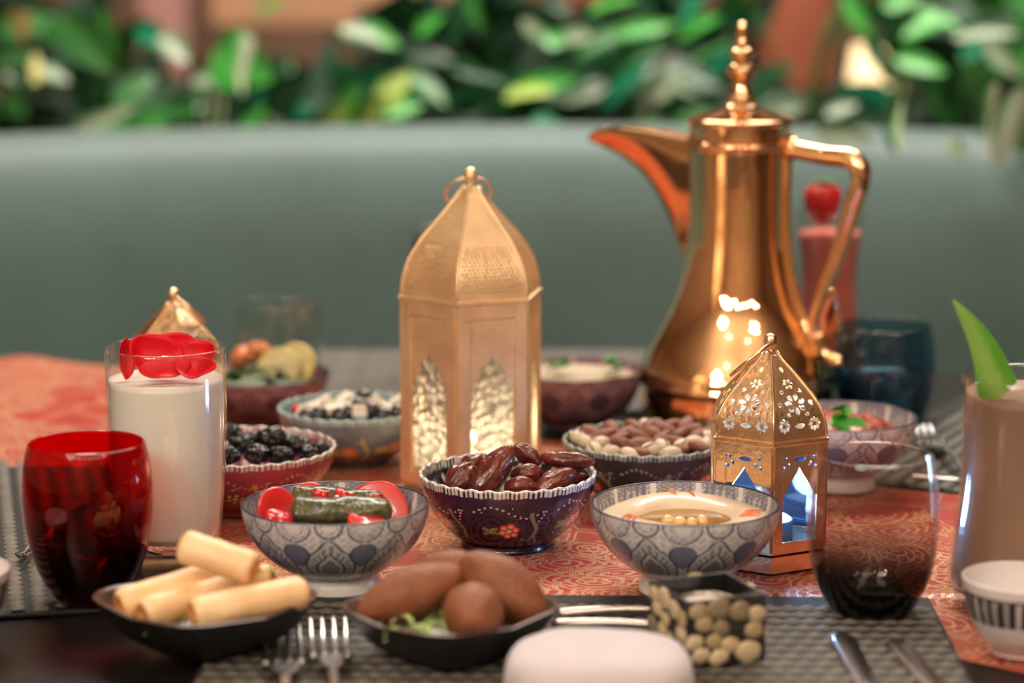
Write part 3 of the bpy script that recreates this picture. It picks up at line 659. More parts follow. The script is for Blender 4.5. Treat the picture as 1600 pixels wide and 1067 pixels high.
# ================================================================ FOOD IN BOWLS
OLIVE = mat('vine_leaf', (0.030, 0.034, 0.008), 0.22, 0, 0.5, 90, bump=0.9, bscale=260, coat=0.4, col2=(0.085, 0.085, 0.02))
REDV = mat('red_pickled_slice', (0.60, 0.022, 0.024), 0.25, 0, 0.15, 60, coat=0.5, sss=0.3)
POM = mat('pomegranate_seed', (0.60, 0.01, 0.015), 0.08, 0, 0.2, 200, coat=1.0, sss=0.3)
def roll_mesh(L, r, seed, tw=0.0):
    n = 26; m = 20; V = np.zeros((n, m, 3))
    for i in range(n):
        t = i/(n-1); e = min(t, 1-t)/0.08; k = math.sqrt(max(0.0, 1-(1-min(1, e))**2))*(1-0.12*abs(2*t-1))
        for j in range(m):
            a = 2*PI*j/m; x = (t-.5)*L; q = Vector((x*60+seed, math.cos(a)*1.2, math.sin(a)*1.2))
            rr = r*(0.05+0.95*k)*(1+0.26*noise.noise(q)+0.10*noise.noise(q*2.7)+0.05*math.cos(3*a+seed+x*30))
            V[i, j] = (x, rr*math.cos(a), rr*math.sin(a)*0.85)
    return grid_mesh('roll', V, True)
GZ = 'dishes of food'
def put_roll(p0, p1, Y0, Y1, rpx, name, label, cat, m, seed, group=None):
    A, B = at(p0[0], p0[1], Y0), at(p1[0], p1[1], Y1); k = mpp(A)
    o = ob(name, roll_mesh((B-A).length, rpx*k, seed), m); align(o, A, B); return tag(o, label, cat, group)
put_roll((452, 797), (614, 800), PA.y-0.018, PA.y-0.014, 27, 'stuffed_vine_leaf', 'large glossy vine leaf roll at the front of its bowl', 'vine leaf roll', OLIVE, 3, 'stuffed vine leaves')
put_roll((452, 778), (600, 782), PA.y+0.016, PA.y+0.018, 22, 'stuffed_vine_leaf', 'vine leaf roll behind the large one, under the pomegranate seeds', 'vine leaf roll', OLIVE, 9, 'stuffed vine leaves')
def slice_mesh(r, th, wav=0.0, fr=5):
    pr = [(0, 0), (r*.3, 0.0), (r*.9, 0.0), (r*.985, th*.2), (r, th*.5), (r*.985, th*.8), (r*.9, th), (r*.45, th), (0, th)]
    return lathe('slice', pr, 40, None, (lambda T, R, Z: (R*(1+.02*np.sin(5*T)), Z+wav*np.sin(T*2)*(R/r)**2)) if wav else None)
def put_slice(px, py, Y, rpx, tilt, yaw, m, name, label, cat, group=None, th=0.003, wav=0.002):
    P = at(px, py, Y); o = ob(name, slice_mesh(rpx*mpp(P), th, wav), m, None, P, (tilt, 0, yaw)); return tag(o, label, cat, group)
GS = 'red pickle slices in the vine leaf bowl'
put_slice(434, 798, PA.y-0.002, 38, 1.15, 0.6, REDV, 'pickled_turnip_slice', 'red pickle slice standing at the left wall of the vine leaf bowl', 'vegetable slice', GS)
put_slice(484, 787, PA.y+0.036, 34, 1.2, 0.15, REDV, 'pickled_turnip_slice', 'red pickle slice behind the left end of the vine leaf rolls', 'vegetable slice', GS)
put_slice(590, 801, PA.y+0.026, 50, 1.2, -0.25, REDV, 'pickled_turnip_slice', 'largest red pickle slice, standing behind the right end of the rolls', 'vegetable slice', GS)
put_slice(572, 818, PA.y-0.030, 30, 0.30, 0.1, REDV, 'pickled_turnip_slice', 'pinkish red pickle slice lying at the front rim of the vine leaf bowl', 'vegetable slice', GS)
put_slice(435, 815, PA.y-0.020, 22, 0.7, 0.5, REDV, 'pickled_turnip_slice', 'small red pickle slice low at the left of the vine leaf bowl', 'vegetable slice', GS)
pomm = blob('pomegranate_seed', (0.0050, 0.0037, 0.0036), 0.25, 1.5, 2, 4)
for i, (x, y, dy) in enumerate(((498, 772, .004), (506, 776, -.001), (528, 783, -.006), (545, 776, .004), (538, 778, 0), (566, 785, -.004), (580, 782, .0), (587, 781, .003), (425, 812, -.03), (438, 814, -.033), (448, 812, -.03), (533, 772, .008))):
    o = ob('pomegranate_seed', pomm, POM, None, at(x, y, PA.y-0.006+dy), (i*.7, i*1.1, i*2.0))
    tag(o, 'glossy red pomegranate seed scattered in the vine leaf bowl', 'seed', 'pomegranate seeds')
# bed under the rolls
bed = ob('rice_bed', lathe('rice_bed', [(0, 0.024), (0.030, 0.024), (0.040, 0.027), (0.047, 0.0335), (0.042, 0.036), (0.02, 0.037), (0, 0.037)], 40), mat('dark_leaf_bed', (0.06, 0.045, 0.01), 0.4, 0, 0.4, 80, bump=.5), None, (PA.x, PA.y, TABLE+0.003))
bed['kind'] = 'stuff'; tag(bed, 'dark dressed bed of leaves under the vine leaf rolls', 'garnish')

# hummus
HUM = mat('creamy_dip', (0.80, 0.66, 0.50), 0.28, 0, 0.03, 30, bump=0.3, bscale=90, sss=0.25, coat=.3)
hp = spline([(0.0, 0.036), (0.035, 0.0365), (0.050, 0.0385), (0.0568, 0.0465), (0.052, 0.0520), (0.042, 0.0535), (0.034, 0.0510), (0.028, 0.0430), (0.022, 0.0385), (0.010, 0.0375), (0, 0.0372)], 60)
hm = lathe('hummus', hp, 96, None, lambda T, R, Z: (R, Z+0.0012*np.sin(3*T+R*90)*np.clip((R-.02)/.03, 0, 1)))
tag(ob('hummus', hm, HUM, None, (PB.x, PB.y, TABLE+0.003)), 'cream coloured hummus swirled round a well in the right bowl', 'dip')
tag(ob('olive_oil_pool', lathe('olive_oil_pool', [(0.0325, 0.0466), (0.029, 0.0470), (0, 0.0470)], 48), mat('olive_oil', (0.26, 0.13, 0.015), 0.15, 0, 0.2, 40), None, (PB.x, PB.y, TABLE+0.003)), 'golden olive oil pooled in the hummus', 'oil')
PAPR = mat('paprika', (0.75, 0.14, 0.03), 0.6, 0, 0.3, 300)
for a0, rr in ((-1.15, .0), (-1.05, .0), (-0.95, 0), (1.15, .0), (1.02, .0), (1.28, 0), (2.9, 0), (3.2, 0)):
    pts = []
    for k in range(6):
        r = 0.039+0.0024*k; pts.append((r*math.sin(a0+.03*k), -r*math.cos(a0+.03*k), float(np.interp(r, hp[::-1][:30, 0], hp[::-1][:30, 1]))+0.0010+0.0012*math.sin(3*a0+r*90)))
    o = ob('paprika_streak', tube('paprika_streak', pts, [.0002, .0006, .0007, .0006, .0005, .0002], 6), PAPR, None, (PB.x, PB.y, TABLE+0.003)); tag(o, 'orange paprika streak on the hummus', 'spice', 'paprika streaks')
ck = blob('chickpea', (.0048, .0045, .0042), .2, 1.6, 2, 3)
for i, (x, y) in enumerate(((-.004, -.008), (.004, -.011), (.011, -.006), (-.011, -.004))):
    tag(ob('chickpea', ck, mat('chickpea', (.72, .48, .22), .3, 0, .1, 60, coat=.5), None, (PB.x+x, PB.y+y, TABLE+.0500), (i, i, i)), ('third', 'second', 'fourth', 'first')[(1, 0, 2, 3)[i]]+' chickpea from the left in the oil of the hummus', 'chickpea', 'chickpeas in the hummus')

# dates
DATE = mat('date_skin', (0.070, 0.009, 0.007), 0.26, 0, 0.4, 60, bump=0.9, bscale=150, coat=0.35, col2=(0.165, 0.026, 0.016))
def date_mesh(L, r, seed):
    n, m = 60, 44; V = np.zeros((n, m, 3))
    for i in range(n):
        t = i/(n-1); k = max(0.0, math.sin(PI*t))**0.55
        for j in range(m):
            a = 2*PI*j/m; x = (t-.5)*L; q = Vector((x*70+seed*4, math.cos(a)*1.6, math.sin(a)*1.6))
            wr = abs(noise.noise(Vector((x*38+seed, math.cos(a)*2.6, math.sin(a)*2.6))))+.6*abs(noise.noise(Vector((x*90+seed, math.cos(a)*5, math.sin(a)*5))))
            rr = r*(0.02+0.98*k)*(1+0.17*noise.noise(q)-0.21*wr)
            V[i, j] = (x, rr*math.cos(a), rr*math.sin(a)*.92)
    return grid_mesh('date', V, True)
DT = [((737, 783), (796, 700), -.030, -.018, 26, 'tall upright date leaning right at the front of the bowl'),
      ((703, 768), (738, 728), -.024, -.01, 25, 'date at the left edge of the bowl'),
      ((805, 698), (842, 724), .018, .008, 17, 'reddish date behind the tall upright date'),
      ((846, 714), (926, 722), .010, .004, 17, 'long date lying across the back right rim'),
      ((838, 772), (896, 737), -.024, -.014, 21, 'date leaning at the front right of the bowl'),
      ((790, 762), (838, 764), -.026, -.026, 20, 'date lying low in the middle front of the bowl'),
      ((800, 742), (846, 738), -.004, .0, 19, 'dark date in the middle of the heap'),
      ((724, 742), (750, 712), .016, .02, 19, 'date at the back left of the heap'),
      ((846, 752), (915, 742), .008, .014, 20, 'dark date under the long back one'),
      ((766, 775), (720, 790), .0, .0, 22, 'date buried at the bottom left of the heap')]
for i, (a, b, y0, y1, r, lb) in enumerate(DT):
    A, B = at(a[0], a[1], PC.y+y0), at(b[0], b[1], PC.y+y1); d = (B-A)*.06; A -= d; B += d
    o = ob('date', date_mesh((B-A).length, r*mpp(A), i+1), DATE); align(o, A, B, i*1.0); tag(o, 'glossy brown ' + lb, 'date', 'dates in the navy bowl')

# nuts
ALM = mat('almond_skin', (0.18, 0.055, 0.024), 0.55, 0, 0.25, 120, bump=.5, bscale=300)
PIS = mat('pistachio_shell', (0.62, 0.50, 0.37), 0.45, 0, 0.1, 80)
PISG = mat('pistachio_kernel', (0.30, 0.22, 0.08), 0.5)
almond = blob('almond', (.0118, .0066, .0048), .04, 2, 3, 1, lambda p, q: Vector((q.x, q.y*(1-.35*p.x), q.z*(1-.2*p.x))), .04, 7)
def shell_half(s):
    V, f = [], []; n, m = 12, 10
    for i in range(n):
        t = i/(n-1); k = math.sin(PI*t)**.6
        for j in range(m): a = PI*j/(m-1); V.append(((t-.5)*.019, s*.0015*t+s*.0058*k*math.sin(a), .0056*k*math.cos(a)))
    for i in range(n-1):
        for j in range(m-1): f.append((i*m+j, (i+1)*m+j, (i+1)*m+j+1, i*m+j+1))
    return pyd('shell', V, f)
sh1, sh2 = shell_half(1), shell_half(-1); kern = blob('kernel', (.0082, .0044, .0046), .03, 2, 2, 2)
rn = random.Random(11)
def pistachio(P, rot):
    t = thing('pistachio', 'cream split-shell pistachio in the black flowered bowl', 'nut', P, 0, 'pistachios'); t.rotation_euler = rot
    ob('shell', sh1, PIS, t); ob('shell', sh2, PIS, t); ob('kernel', kern, PISG, t)
for (x, y) in ((915, 690), (938, 692), (1018, 703), (1036, 699), (1066, 698), (985, 712), (955, 706), (1083, 692), (1100, 684), (1010, 664), (1048, 708), (903, 684), (928, 704), (1107, 695)):
    Y = PD.y-0.055+(715-y)*0.0021; Y = min(max(Y, PD.y-.045), PD.y+.045)
    pistachio(at(x, y, Y), (rn.uniform(-.6, .6), rn.uniform(-.5, .5), rn.uniform(0, 6)))
for (x, y) in ((975, 678), (1000, 682), (957, 672), (982, 697), (1018, 676), (1040, 670), (1062, 678), (1078, 672), (1032, 686), (1052, 690), (995, 668), (940, 680), (1090, 680), (1020, 664), (1050, 664), (1072, 664), (967, 686), (1000, 708), (1095, 700), (1110, 676), (1004, 694), (1060, 704), (926, 678)):
    Y = PD.y-0.050+(712-y)*0.0019; Y = min(max(Y, PD.y-.045), PD.y+.045)
    tag(ob('almond', almond, ALM, None, at(x, y, Y), (rn.uniform(-.5, .5), rn.uniform(-.5, .5), rn.uniform(-1.2, 1.2))), 'brown whole almond in the black flowered bowl', 'nut', 'almonds')
nb = ob('nut_bed', lathe('nut_bed', [(.03, .008), (.05, .022), (.057, .034), (.045, .037), (.02, .041), (0, .042)], 40), ALM, None, (PD.x, PD.y, TABLE+.003)); nb['kind'] = 'stuff'; tag(nb, 'deeper layer of nuts filling the black flowered bowl', 'nuts')

# prunes
PRU = mat('prune_skin', (0.008, 0.007, 0.009), 0.38, 0, 0.3, 60, bump=1.0, bscale=220, coat=.1)
for i, (x, y, r, dy) in enumerate(((425, 684, 23, -.01), (378, 694, 22, -.012), (465, 696, 20, -.01), (402, 710, 20, -.035), (500, 700, 14, .0), (355, 712, 20, -.03), (440, 712, 20, -.035), (360, 676, 18, .02), (398, 690, 19, .01), (482, 708, 16, -.02), (447, 690, 18, .012), (330, 705, 18, -.02))):
    P = at(x, y, PE.y+dy); k = r*mpp(P)
    tag(ob('prune', blob('prune', (k*1.08, k*.95, k*.85), .3, 1.8, 4, i, None, -.5, 4.5), PRU, None, P), {0: 'black prune on the very top of the crimson bowl', 2: 'black prune right of the topmost one in the crimson bowl', 4: 'small black prune at the right rim of the crimson bowl'}.get(i, 'black wrinkled prune heaped in the crimson bowl'), 'prune', 'prunes')
# cheese cubes and olives
CHE = mat('white_cheese', (0.74, 0.66, 0.54), .5, 0, .06, 60, bump=.4, bscale=120)
OLV = mat('black_olive', (0.010, 0.010, 0.013), .18, 0, .2, 60, coat=.5)
cube = boxm('cheese', (0, 0, 0), (.015, .012, .011), .0015)
for i, (x, y, dy) in enumerate(((490, 640, -.01), (505, 632, .01), (522, 643, -.02), (588, 634, 0), (604, 642, -.015), (575, 628, .02), (540, 628, .02), (560, 645, -.03), (480, 645, -.015), (620, 632, .0), (545, 640, -.01))):
    tag(ob('cheese_cube', cube, CHE, None, at(x, y, PF.y+dy), (rn.uniform(-.6, .6), rn.uniform(-.6, .6), rn.uniform(0, 3))), 'white cheese cube in the turquoise-lined bowl', 'cheese', 'cheese cubes')
olm = blob('olive', (.0088, .0074, .0072), .03, 2, 3, 2)
for i, (x, y, dy) in enumerate(((563, 636, -.012), (568, 622, .02), (545, 648, -.03), (498, 651, -.03), (555, 632, .0), (622, 645, -.02), (600, 650, -.03), (530, 652, -.035), (515, 650, -.02), (630, 625, .01), (580, 645, -.02), (480, 652, -.03))):
    tag(ob('olive', olm, OLV, None, at(x, y, PF.y+dy), (rn.uniform(0, 3), rn.uniform(0, 3), 0)), 'black olive among the cheese in the turquoise-lined bowl', 'olive', 'olives')
tag(ob('tomato_piece', blob('tomato_piece', (.009, .006, .005), .2, 2, 2, 3), REDV, None, at(470, 640, PF.y)), 'small red tomato piece at the left of the cheese bowl', 'tomato')
# leafy herbs
HERB = mat('herb_green', (0.035, 0.26, 0.025), .4, 0, .4, 60)
def herb(P, n, spread, size, label, seed, m=HERB, name='parsley_sprig', cat='herb'):
    r = random.Random(seed); t = thing(name, label, cat, P)
    V, f = leaf_mesh('l', .38, .3); lm = pyd('leaf', V, f); lm.materials.append(m)
    for i in range(n):
        a = r.uniform(0, 2*PI); rr = spread*math.sqrt(r.random()); o = ob('leaf', lm, None, t)
        o.location = (rr*math.cos(a), rr*math.sin(a), r.uniform(0, .006)); o.rotation_euler = (r.uniform(-.6, .6), r.uniform(-.9, .3), r.uniform(0, 6.3)); s = size*r.uniform(.7, 1.2); o.scale = (s, s, s)
    ob('stalk', tube('stalk', [(-spread, 0, -.004), (0, 0, 0), (spread*.6, 0, .003)], .0008, 6), STEMM, t)
    return t
herb(at(395, 590, PG.y-.01), 30, .028, .016, 'dark green parsley piled in the plum salad bowl', 1, mat('dark_herb', (.02, .10, .015), .4, 0, .4, 60))
LEM = mat('lemon_flesh', (.66, .58, .28), .3, 0, .15, 80, coat=.4); LEMR = mat('lemon_rind', (.75, .62, .22), .4)
def lemon(px, py, Y, rpx, tilt, yaw, label):
    P = at(px, py, Y); k = rpx*mpp(P); t = thing('lemon_slice', label, 'lemon', P, 0, 'lemon slices'); t.rotation_euler = (tilt, 0, yaw)
    ob('rind', lathe('rind', [(k*.88, -.0006), (k, 0), (k, .004), (k*.88, .0046), (k*.88, -.0006)], 36), LEMR, t)
    for j in range(8):
        a0, a1 = 2*PI*j/8+.06, 2*PI*(j+1)/8-.06; r = k*.84; n = 6
        pts = [(k*.08*math.cos((a0+a1)/2), k*.08*math.sin((a0+a1)/2))]+[(r*math.cos(a0+(a1-a0)*q/n), r*math.sin(a0+(a1-a0)*q/n)) for q in range(n+1)]
        V = [(x, y, z) for z in (0, .0038) for x, y in pts]; m_ = len(pts)
        ob('segment', pyd('segment', V, [tuple(range(m_))[::-1], tuple(range(m_, 2*m_))]+[(q, (q+1) % m_, (q+1) % m_+m_, q+m_) for q in range(m_)], False), LEM, t)
    ob('pith', lathe('pith', [(0, .0005), (k*.9, .0005), (k*.9, .0033), (0, .0033)], 24), mat('lemon_pith', (.75, .70, .55), .5), t)
lemon(436, 578, PG.y-.010, 34, 1.15, -.25, 'lemon slice in front of the others on the plum salad bowl')
lemon(462, 572, PG.y+.006, 36, 1.15, -.45, 'lemon slice behind at the right of the plum salad bowl')
ORA = mat('salmon_pink', (.72, .25, .12), .35, 0, .3, 80, coat=.3)
for i, (x, y) in enumerate(((388, 552), (405, 546), (375, 562))):
    tag(ob('prawn', blob('prawn', (.015, .008, .007), .3, 2, 3, i+5), ORA, None, at(x, y, PG.y+.012), (0, .3*i, i)), ('topmost', 'rightmost', 'leftmost')[(1, 0, 2)[i]]+' pinkish orange prawn on top of the plum salad bowl', 'prawn', 'prawns')
sb = ob('salad_bed', lathe('salad_bed', [(.02, .006), (.045, .02), (.056, .032), (.04, .040), (0, .044)], 32), mat('salad_bed', (.05, .09, .02), .5, 0, .5, 90, bump=.8), None, (PG.x, PG.y, TABLE+.003)); sb['kind'] = 'stuff'; tag(sb, 'green salad filling the plum bowl behind the milk glass', 'salad')
# white dip bowl
tag(ob('yoghurt_dip', lathe('yoghurt_dip', spline([(.025, .006), (.048, .026), (.056, .038), (.05, .044), (.02, .046), (0, .045)], 20), 40), HUM, None, (PH.x, PH.y, TABLE+.003)), 'white yoghurt dip filling the plum bowl behind the lantern', 'dip')
herb(at(868, 573, PH.y-.01), 10, .010, .012, 'parsley leaves at the left of the white dip', 3)
herb(at(962, 577, PH.y-.01), 9, .008, .012, 'parsley leaves at the right of the white dip', 4)
# red salad bowl
rs = ob('red_salad', blob('red_salad', (.044, .044, .018), .2, 6, 4, 3, None, .25, 9), mat('chopped_red_salad', (.36, .08, .04), .4, 0, .5, 160, bump=1, bscale=160, coat=.3), None, (PI_.x, PI_.y, TABLE+.040)); rs['kind'] = 'stuff'; tag(rs, 'chopped red salad in the blue and white bowl behind the small lantern', 'salad')
mt = thing('mint_sprig', 'bright green mint sprig over the red salad', 'herb', at(1330, 664, PI_.y-.02))
for (x0, y0, x1, y1, w_) in ((1300, 648, 1345, 676, .30), (1318, 642, 1292, 636, .4), (1322, 655, 1362, 682, .34), (1310, 650, 1330, 640, .4), (1300, 655, 1320, 670, .4)):
    A, B = at(x0, y0, PI_.y-.02), at(x1, y1, PI_.y-.032); V, f = leaf_mesh('l', w_, .15); me = pyd('leaf', V, f); o = ob('leaf', me, mat('mint_leaf', (.05, .36, .03), .35), mt)
    o.rotation_mode = 'QUATERNION'; o.rotation_quaternion = (B-A).normalized().to_track_quat('X', 'Z') @ Matrix.Rotation(.5, 4, 'X').to_quaternion(); o.location = A-mt.location; l = (B-A).length; o.scale = (l, l, l)

# ================================================================ SQUARE DISHES
DARKC = mat('black_stoneware', (0.012, 0.012, 0.012), 0.45, 0, .3, 60, spec=.4); DARKI = mat('brown_stoneware_glaze', (0.10, 0.06, 0.045), .25, 0, .3, 60)
def square_dish(P, hw, h, label, rz=PI/4):
    """rounded square dish; hw = half diagonal"""
    t = thing('square_dish', label, 'dish', (P.x, P.y, TABLE+.005), rz, 'black square dishes')
    def ringpts(s, z, n=64, ex=4.2):
        o = []
        for k in range(n):
            a = 2*PI*k/n; c, d = math.cos(a), math.sin(a); r = (abs(c)**ex+abs(d)**ex)**(-1/ex); o.append((s*r*c, s*r*d, z+0.003*(z/h)**3*abs(math.sin(2*a))))
        return o
    s = hw/ (2**(1-1/4.2)) * 2**.5
    s = hw/((0.5**(4.2/2)*2)**(-1/4.2))
    outer = [(0, 0), (.45, 0), (.52, .03), (.72, .28), (.88, .62), (.98, .93), (1, 1)]
    V = [ringpts(max(a, .001)*s, b*h) for a, b in outer]; ob('body', grid_mesh('body', np.array(V)), DARKC, t)
    inner = [(1, 1), (.975, 1.03), (.95, .97), (.85, .68), (.68, .36), (.5, .15), (.3, .12), (0, .11)]
    V = [ringpts(max(a, .001)*s, b*h) for a, b in inner]; ob('glazed_inside', grid_mesh('glazed_inside', np.array(V)), DARKI, t)
    return t
P1, pr1 = prof(322, 1010, [(176, 937)], .005); square_dish(P1, pr1[0][0], pr1[0][1], 'black square dish of spring rolls at the front left')
P2, pr2 = prof(704, 1024, [(170, 953)], .005); square_dish(P2, pr2[0][0], pr2[0][1], 'black square dish of brown kibbeh at the front centre')
PAST = mat('fried_pastry', (0.80, 0.50, 0.24), .42, 0, .12, 35, bump=.35, bscale=200, col2=(.92, .68, .40), sss=.15)
PASTE = mat('browned_pastry_end', (0.62, 0.28, 0.09), .5, 0, .3, 60)
def spring_roll(a, b, y0, y1, r, label, seed):
    A, B = at(a[0], a[1], P1.y+y0), at(b[0], b[1], P1.y+y1); L = (B-A).length; r = r*mpp(A)
    t = thing('spring_roll', label, 'spring roll', (A+B)/2, 0, 'spring rolls'); align(t, A, B, seed)
    n, m = 26, 24; V = np.zeros((n, m, 3))
    for i in range(n):
        q = i/(n-1); e = min(q, 1-q)/.07; k = .72+.28*math.sqrt(max(0, 1-(1-min(1, e))**2))
        for j in range(m):
            an = 2*PI*j/m; sp = 1+.05*((an/(2*PI)+.3*q) % 1)
            rr = r*k*sp*(1+.05*noise.noise(Vector(((q-.5)*4+seed, math.cos(an), math.sin(an))))); V[i, j] = ((q-.5)*L, rr*math.cos(an), rr*math.sin(an)*.9)
    ob('wrapper', grid_mesh('wrapper', V), PAST, t)
    for s in (-1, 1):
        e = ob('folded_end', lathe('folded_end', [(r*.74, 0), (r*.62, .0008), (r*.35, -.0006), (0, -.001)], 20), PASTE, t); e.location = (s*L/2, 0, 0); e.rotation_euler = (0, s*PI/2, 0)
    return t
spring_roll((186, 948), (330, 905), -.012, .020, 28, 'leftmost spring roll of the lower layer', 1)
spring_roll((222, 962), (370, 918), -.030, .012, 28, 'middle spring roll of the lower layer', 2)
spring_roll((300, 960), (478, 925), -.040, -.010, 30, 'front spring roll of the lower layer', 3)
spring_roll((300, 905), (425, 908), .030, .024, 26, 'spring roll at the back under the top one', 5)
spring_roll((285, 852), (398, 890), .0, -.016, 26, 'single spring roll lying on top of the pile', 4)
LET = mat('shredded_lettuce', (.42, .58, .22), .4, 0, .3, 60)
def shreds(P, n, sx, sy, label, seed, zamp=.008):
    r = random.Random(seed); V, f = [], []
    for i in range(n):
        x, y = r.uniform(-sx, sx), r.uniform(-sy, sy); a = r.uniform(0, PI); l = r.uniform(.008, .018); w_ = .0012; z = r.uniform(0, zamp)
        for k in range(6):
            q = k/5; cx = x+math.cos(a+q*1.2)*l*q; cy = y+math.sin(a+q*1.2)*l*q; cz = z+.004*math.sin(PI*q)
            b0 = len(V); V += [(cx-w_*math.sin(a), cy+w_*math.cos(a), cz), (cx+w_*math.sin(a), cy-w_*math.cos(a), cz+.0008)]
            if k: f.append((b0-2, b0-1, b0+1, b0))
    o = ob('lettuce_shreds', pyd('lettuce_shreds', V, f), LET, None, P); o['kind'] = 'stuff'; return tag(o, label, 'lettuce')
shreds(Vector((P1.x, P1.y-.006, TABLE+.016)), 120, .028, .028, 'shredded pale lettuce under the spring rolls', 1, .014)
shreds(Vector((P2.x, P2.y-.010, TABLE+.018)), 150, .030, .030, 'shredded pale lettuce under the kibbeh', 2, .014)
shreds(at(425, 900, P1.y+.02), 3, .004, .003, 'loose lettuce curl poking out behind the spring rolls', 3, .002)
KIB = mat('fried_kibbeh', (0.20, 0.066, 0.028), .55, 0, .15, 60, bump=.6, bscale=350, col2=(.27, .095, .042))
def kib(a, b, y0, y1, r, label, seed):
    A, B = at(a[0], a[1], P2.y+y0), at(b[0], b[1], P2.y+y1); L = (B-A).length/2; r = r*mpp(A)
    me = blob('kibbeh', (L, r, r), .04, 2, 4, seed, lambda p, q: Vector((q.x*(1+.06*abs(p.x)**6), q.y*(1-.12*p.x*p.x), q.z*(1-.12*p.x*p.x))), .02, 12)
    o = ob('kibbeh', me, KIB); align(o, A, B); return tag(o, label, 'kibbeh', 'kibbeh')
kib((562, 958), (724, 896), -.014, .008, 42, 'long brown kibbeh leaning at the left of the front dish', 1)
kib((726, 872), (848, 966), .010, -.004, 46, 'large brown kibbeh at the right of the front dish', 2)
kib((640, 905), (755, 885), .034, .030, 36, 'brown kibbeh at the back of the front dish', 3)
kib((738, 948), (740, 968), -.012, -.058, 47, 'round end-on kibbeh at the very front of the dish', 4)

# ================================================================ GLASSES
def tumbler(cx, by, outer, label, m, name='tumbler', th=.0018, base=.007, group='drinking glasses', zoff=0.004, seg=72):
    P, pr = prof(cx, by, outer, zoff); o = spline(pr, 40)[::-1]
    inn = o.copy(); inn[:, 0] -= th; inn = inn[inn[:, 1] > base]; inn = np.concatenate([inn[::-1], [[inn[0, 0]*.6, base-.001], [0, base-.001]]])
    full = np.concatenate([[[0, o[0, 1]+.0004]], o, [[o[-1, 0]-th*.5, o[-1, 1]+th*.45]], inn])
    g = ob(name, lathe(name, full, seg), m, None, (P.x, P.y, TABLE+zoff)); tag(g, label, 'glass', group)
    return g, P, o
REDG = glass('ruby_glass', (.86, .030, .025), (.20, .004, .007), .0, .08, 1.1, gcol=(1, .8, .8))
tumbler(138.5, 934, [(91, 692), (97, 715), (101, 755), (100, 800), (92, 850), (78, 893), (60, 924), (50, 934)], 'ruby red glass tumbler on the left placemat', REDG, zoff=.006)
BRG = glass('smoky_glass', (.93, .89, .86), (.05, .028, .03), .0, .058, 1.0)
tumbler(1363.5, 957, [(92, 711), (97, 738), (102.5, 785), (102, 830), (97, 873), (84, 915), (66, 946), (52, 957)], 'smoky brown tumbler, dark at its foot, on the front placemat', BRG, zoff=.0045)
BLG = glass('blue_glass', (.52, .70, .79), (.18, .38, .50), .0, .06, 1.0)
_, PBL, prBL = tumbler(1383, 655, [(72, 508), (77, 540), (79, 575), (76, 612), (64, 645), (46, 655)], 'dark blue tumbler of water behind the gold pot handle', BLG)
CLG = glass('clear_glass', (.93, .955, .94), (.86, .90, .88), .0, .03, 1.0)
tumbler(436, 598, [(68, 474), (70, 500), (69, 540), (62, 575), (50, 598)], 'clear empty tumbler at the back left beyond the salad bowl', CLG)
WATER = glass('water', (.80, .86, .88), (.80, .86, .88), 0, 1, 1.0)
tag(ob('water', lathe('water', [(0, .008), (prBL[8, 0]-.003, .010), (prBL[18, 0]-.0022, prBL[18, 1]), (prBL[24, 0]-.0022, prBL[24, 1]), (0, prBL[24, 1])], 48), WATER, None, (PBL.x, PBL.y, TABLE+.004)), 'water half filling the blue tumbler', 'water')
# milk glass
MG, PM_, oM = tumbler(262, 871, [(94.5, 542), (94, 600), (93, 660), (88, 760), (80, 830), (76, 855), (74, 871)], 'tall clear glass of milk topped with rose petals', glass('milk_glass_clear', (.985, .985, .98), (.88, .90, .88), .004, .02, 1.1), 'highball_glass', base=.016)
def fill(P, o, z0, z1, th, zoff, m, name, label, seg=64):
    zs = np.linspace(z0, z1, 24); r = np.interp(zs, o[:, 1], o[:, 0])-th
    pts = [(0, z0)]+list(zip(r, zs))+[(r[-1]*.97, z1-.0006), (0, z1-.0006)]
    return tag(ob(name, lathe(name, pts, seg), m, None, (P.x, P.y, TABLE+zoff)), label, 'drink', 'drinks')
zm = at(262, 590, PM_.y).z-TABLE-.004
fill(PM_, oM, .0165, zm, .0022, .004, mat('milk', (.93, .90, .82), .35, 0, .02, 20), 'milk', 'white milk filling the tall glass at left')
PET = mat('rose_petal', (.66, .004, .016), .45, 0, .15, 30, bump=.2, bscale=90, spec=.25)
def petal(x, y, dy, w_, h_, rot, cup, label, seed):
    n = 12; V = []; 
    for i in range(n):
        for j in range(n):
            u = (i/(n-1)-.5)*2; v = (j/(n-1)-.5)*2; a = math.sqrt(1-v*v/2)*u; b = math.sqrt(1-u*u/2)*v
            V.append((a*w_*(1+.25*b), b*h_, cup*(a*a+b*b)+.0012*math.sin(4*a+seed)))
    f = [(i*n+j, (i+1)*n+j, (i+1)*n+j+1, i*n+j+1) for i in range(n-1) for j in range(n-1)]
    o = ob('rose_petal', pyd('rose_petal', V, f), PET, None, at(x, y, PM_.y+dy), rot); sm = o.modifiers.new('s', 'SOLIDIFY'); sm.thickness = .0006
    return tag(o, label, 'petal', 'rose petals')
petal(240, 562, -.006, .018, .015, (1.0, .3, .2), .008, 'large red rose petal standing in the middle of the milk', 1)
petal(258, 578, -.018, .017, .009, (.75, -.1, .1), .003, 'red rose petal lying at the front of the milk', 2)
petal(310, 566, -.006, .015, .014, (1.0, -.15, -.35), .006, 'red rose petal at the right side of the milk', 3)
petal(306, 578, -.02, .015, .008, (.8, 0, -.3), .003, 'red rose petal at the front right of the milk', 5)
petal(189, 562, -.004, .007, .014, (1.35, .25, .9), .006, 'narrow red rose petal curling up the left wall of the glass', 4)
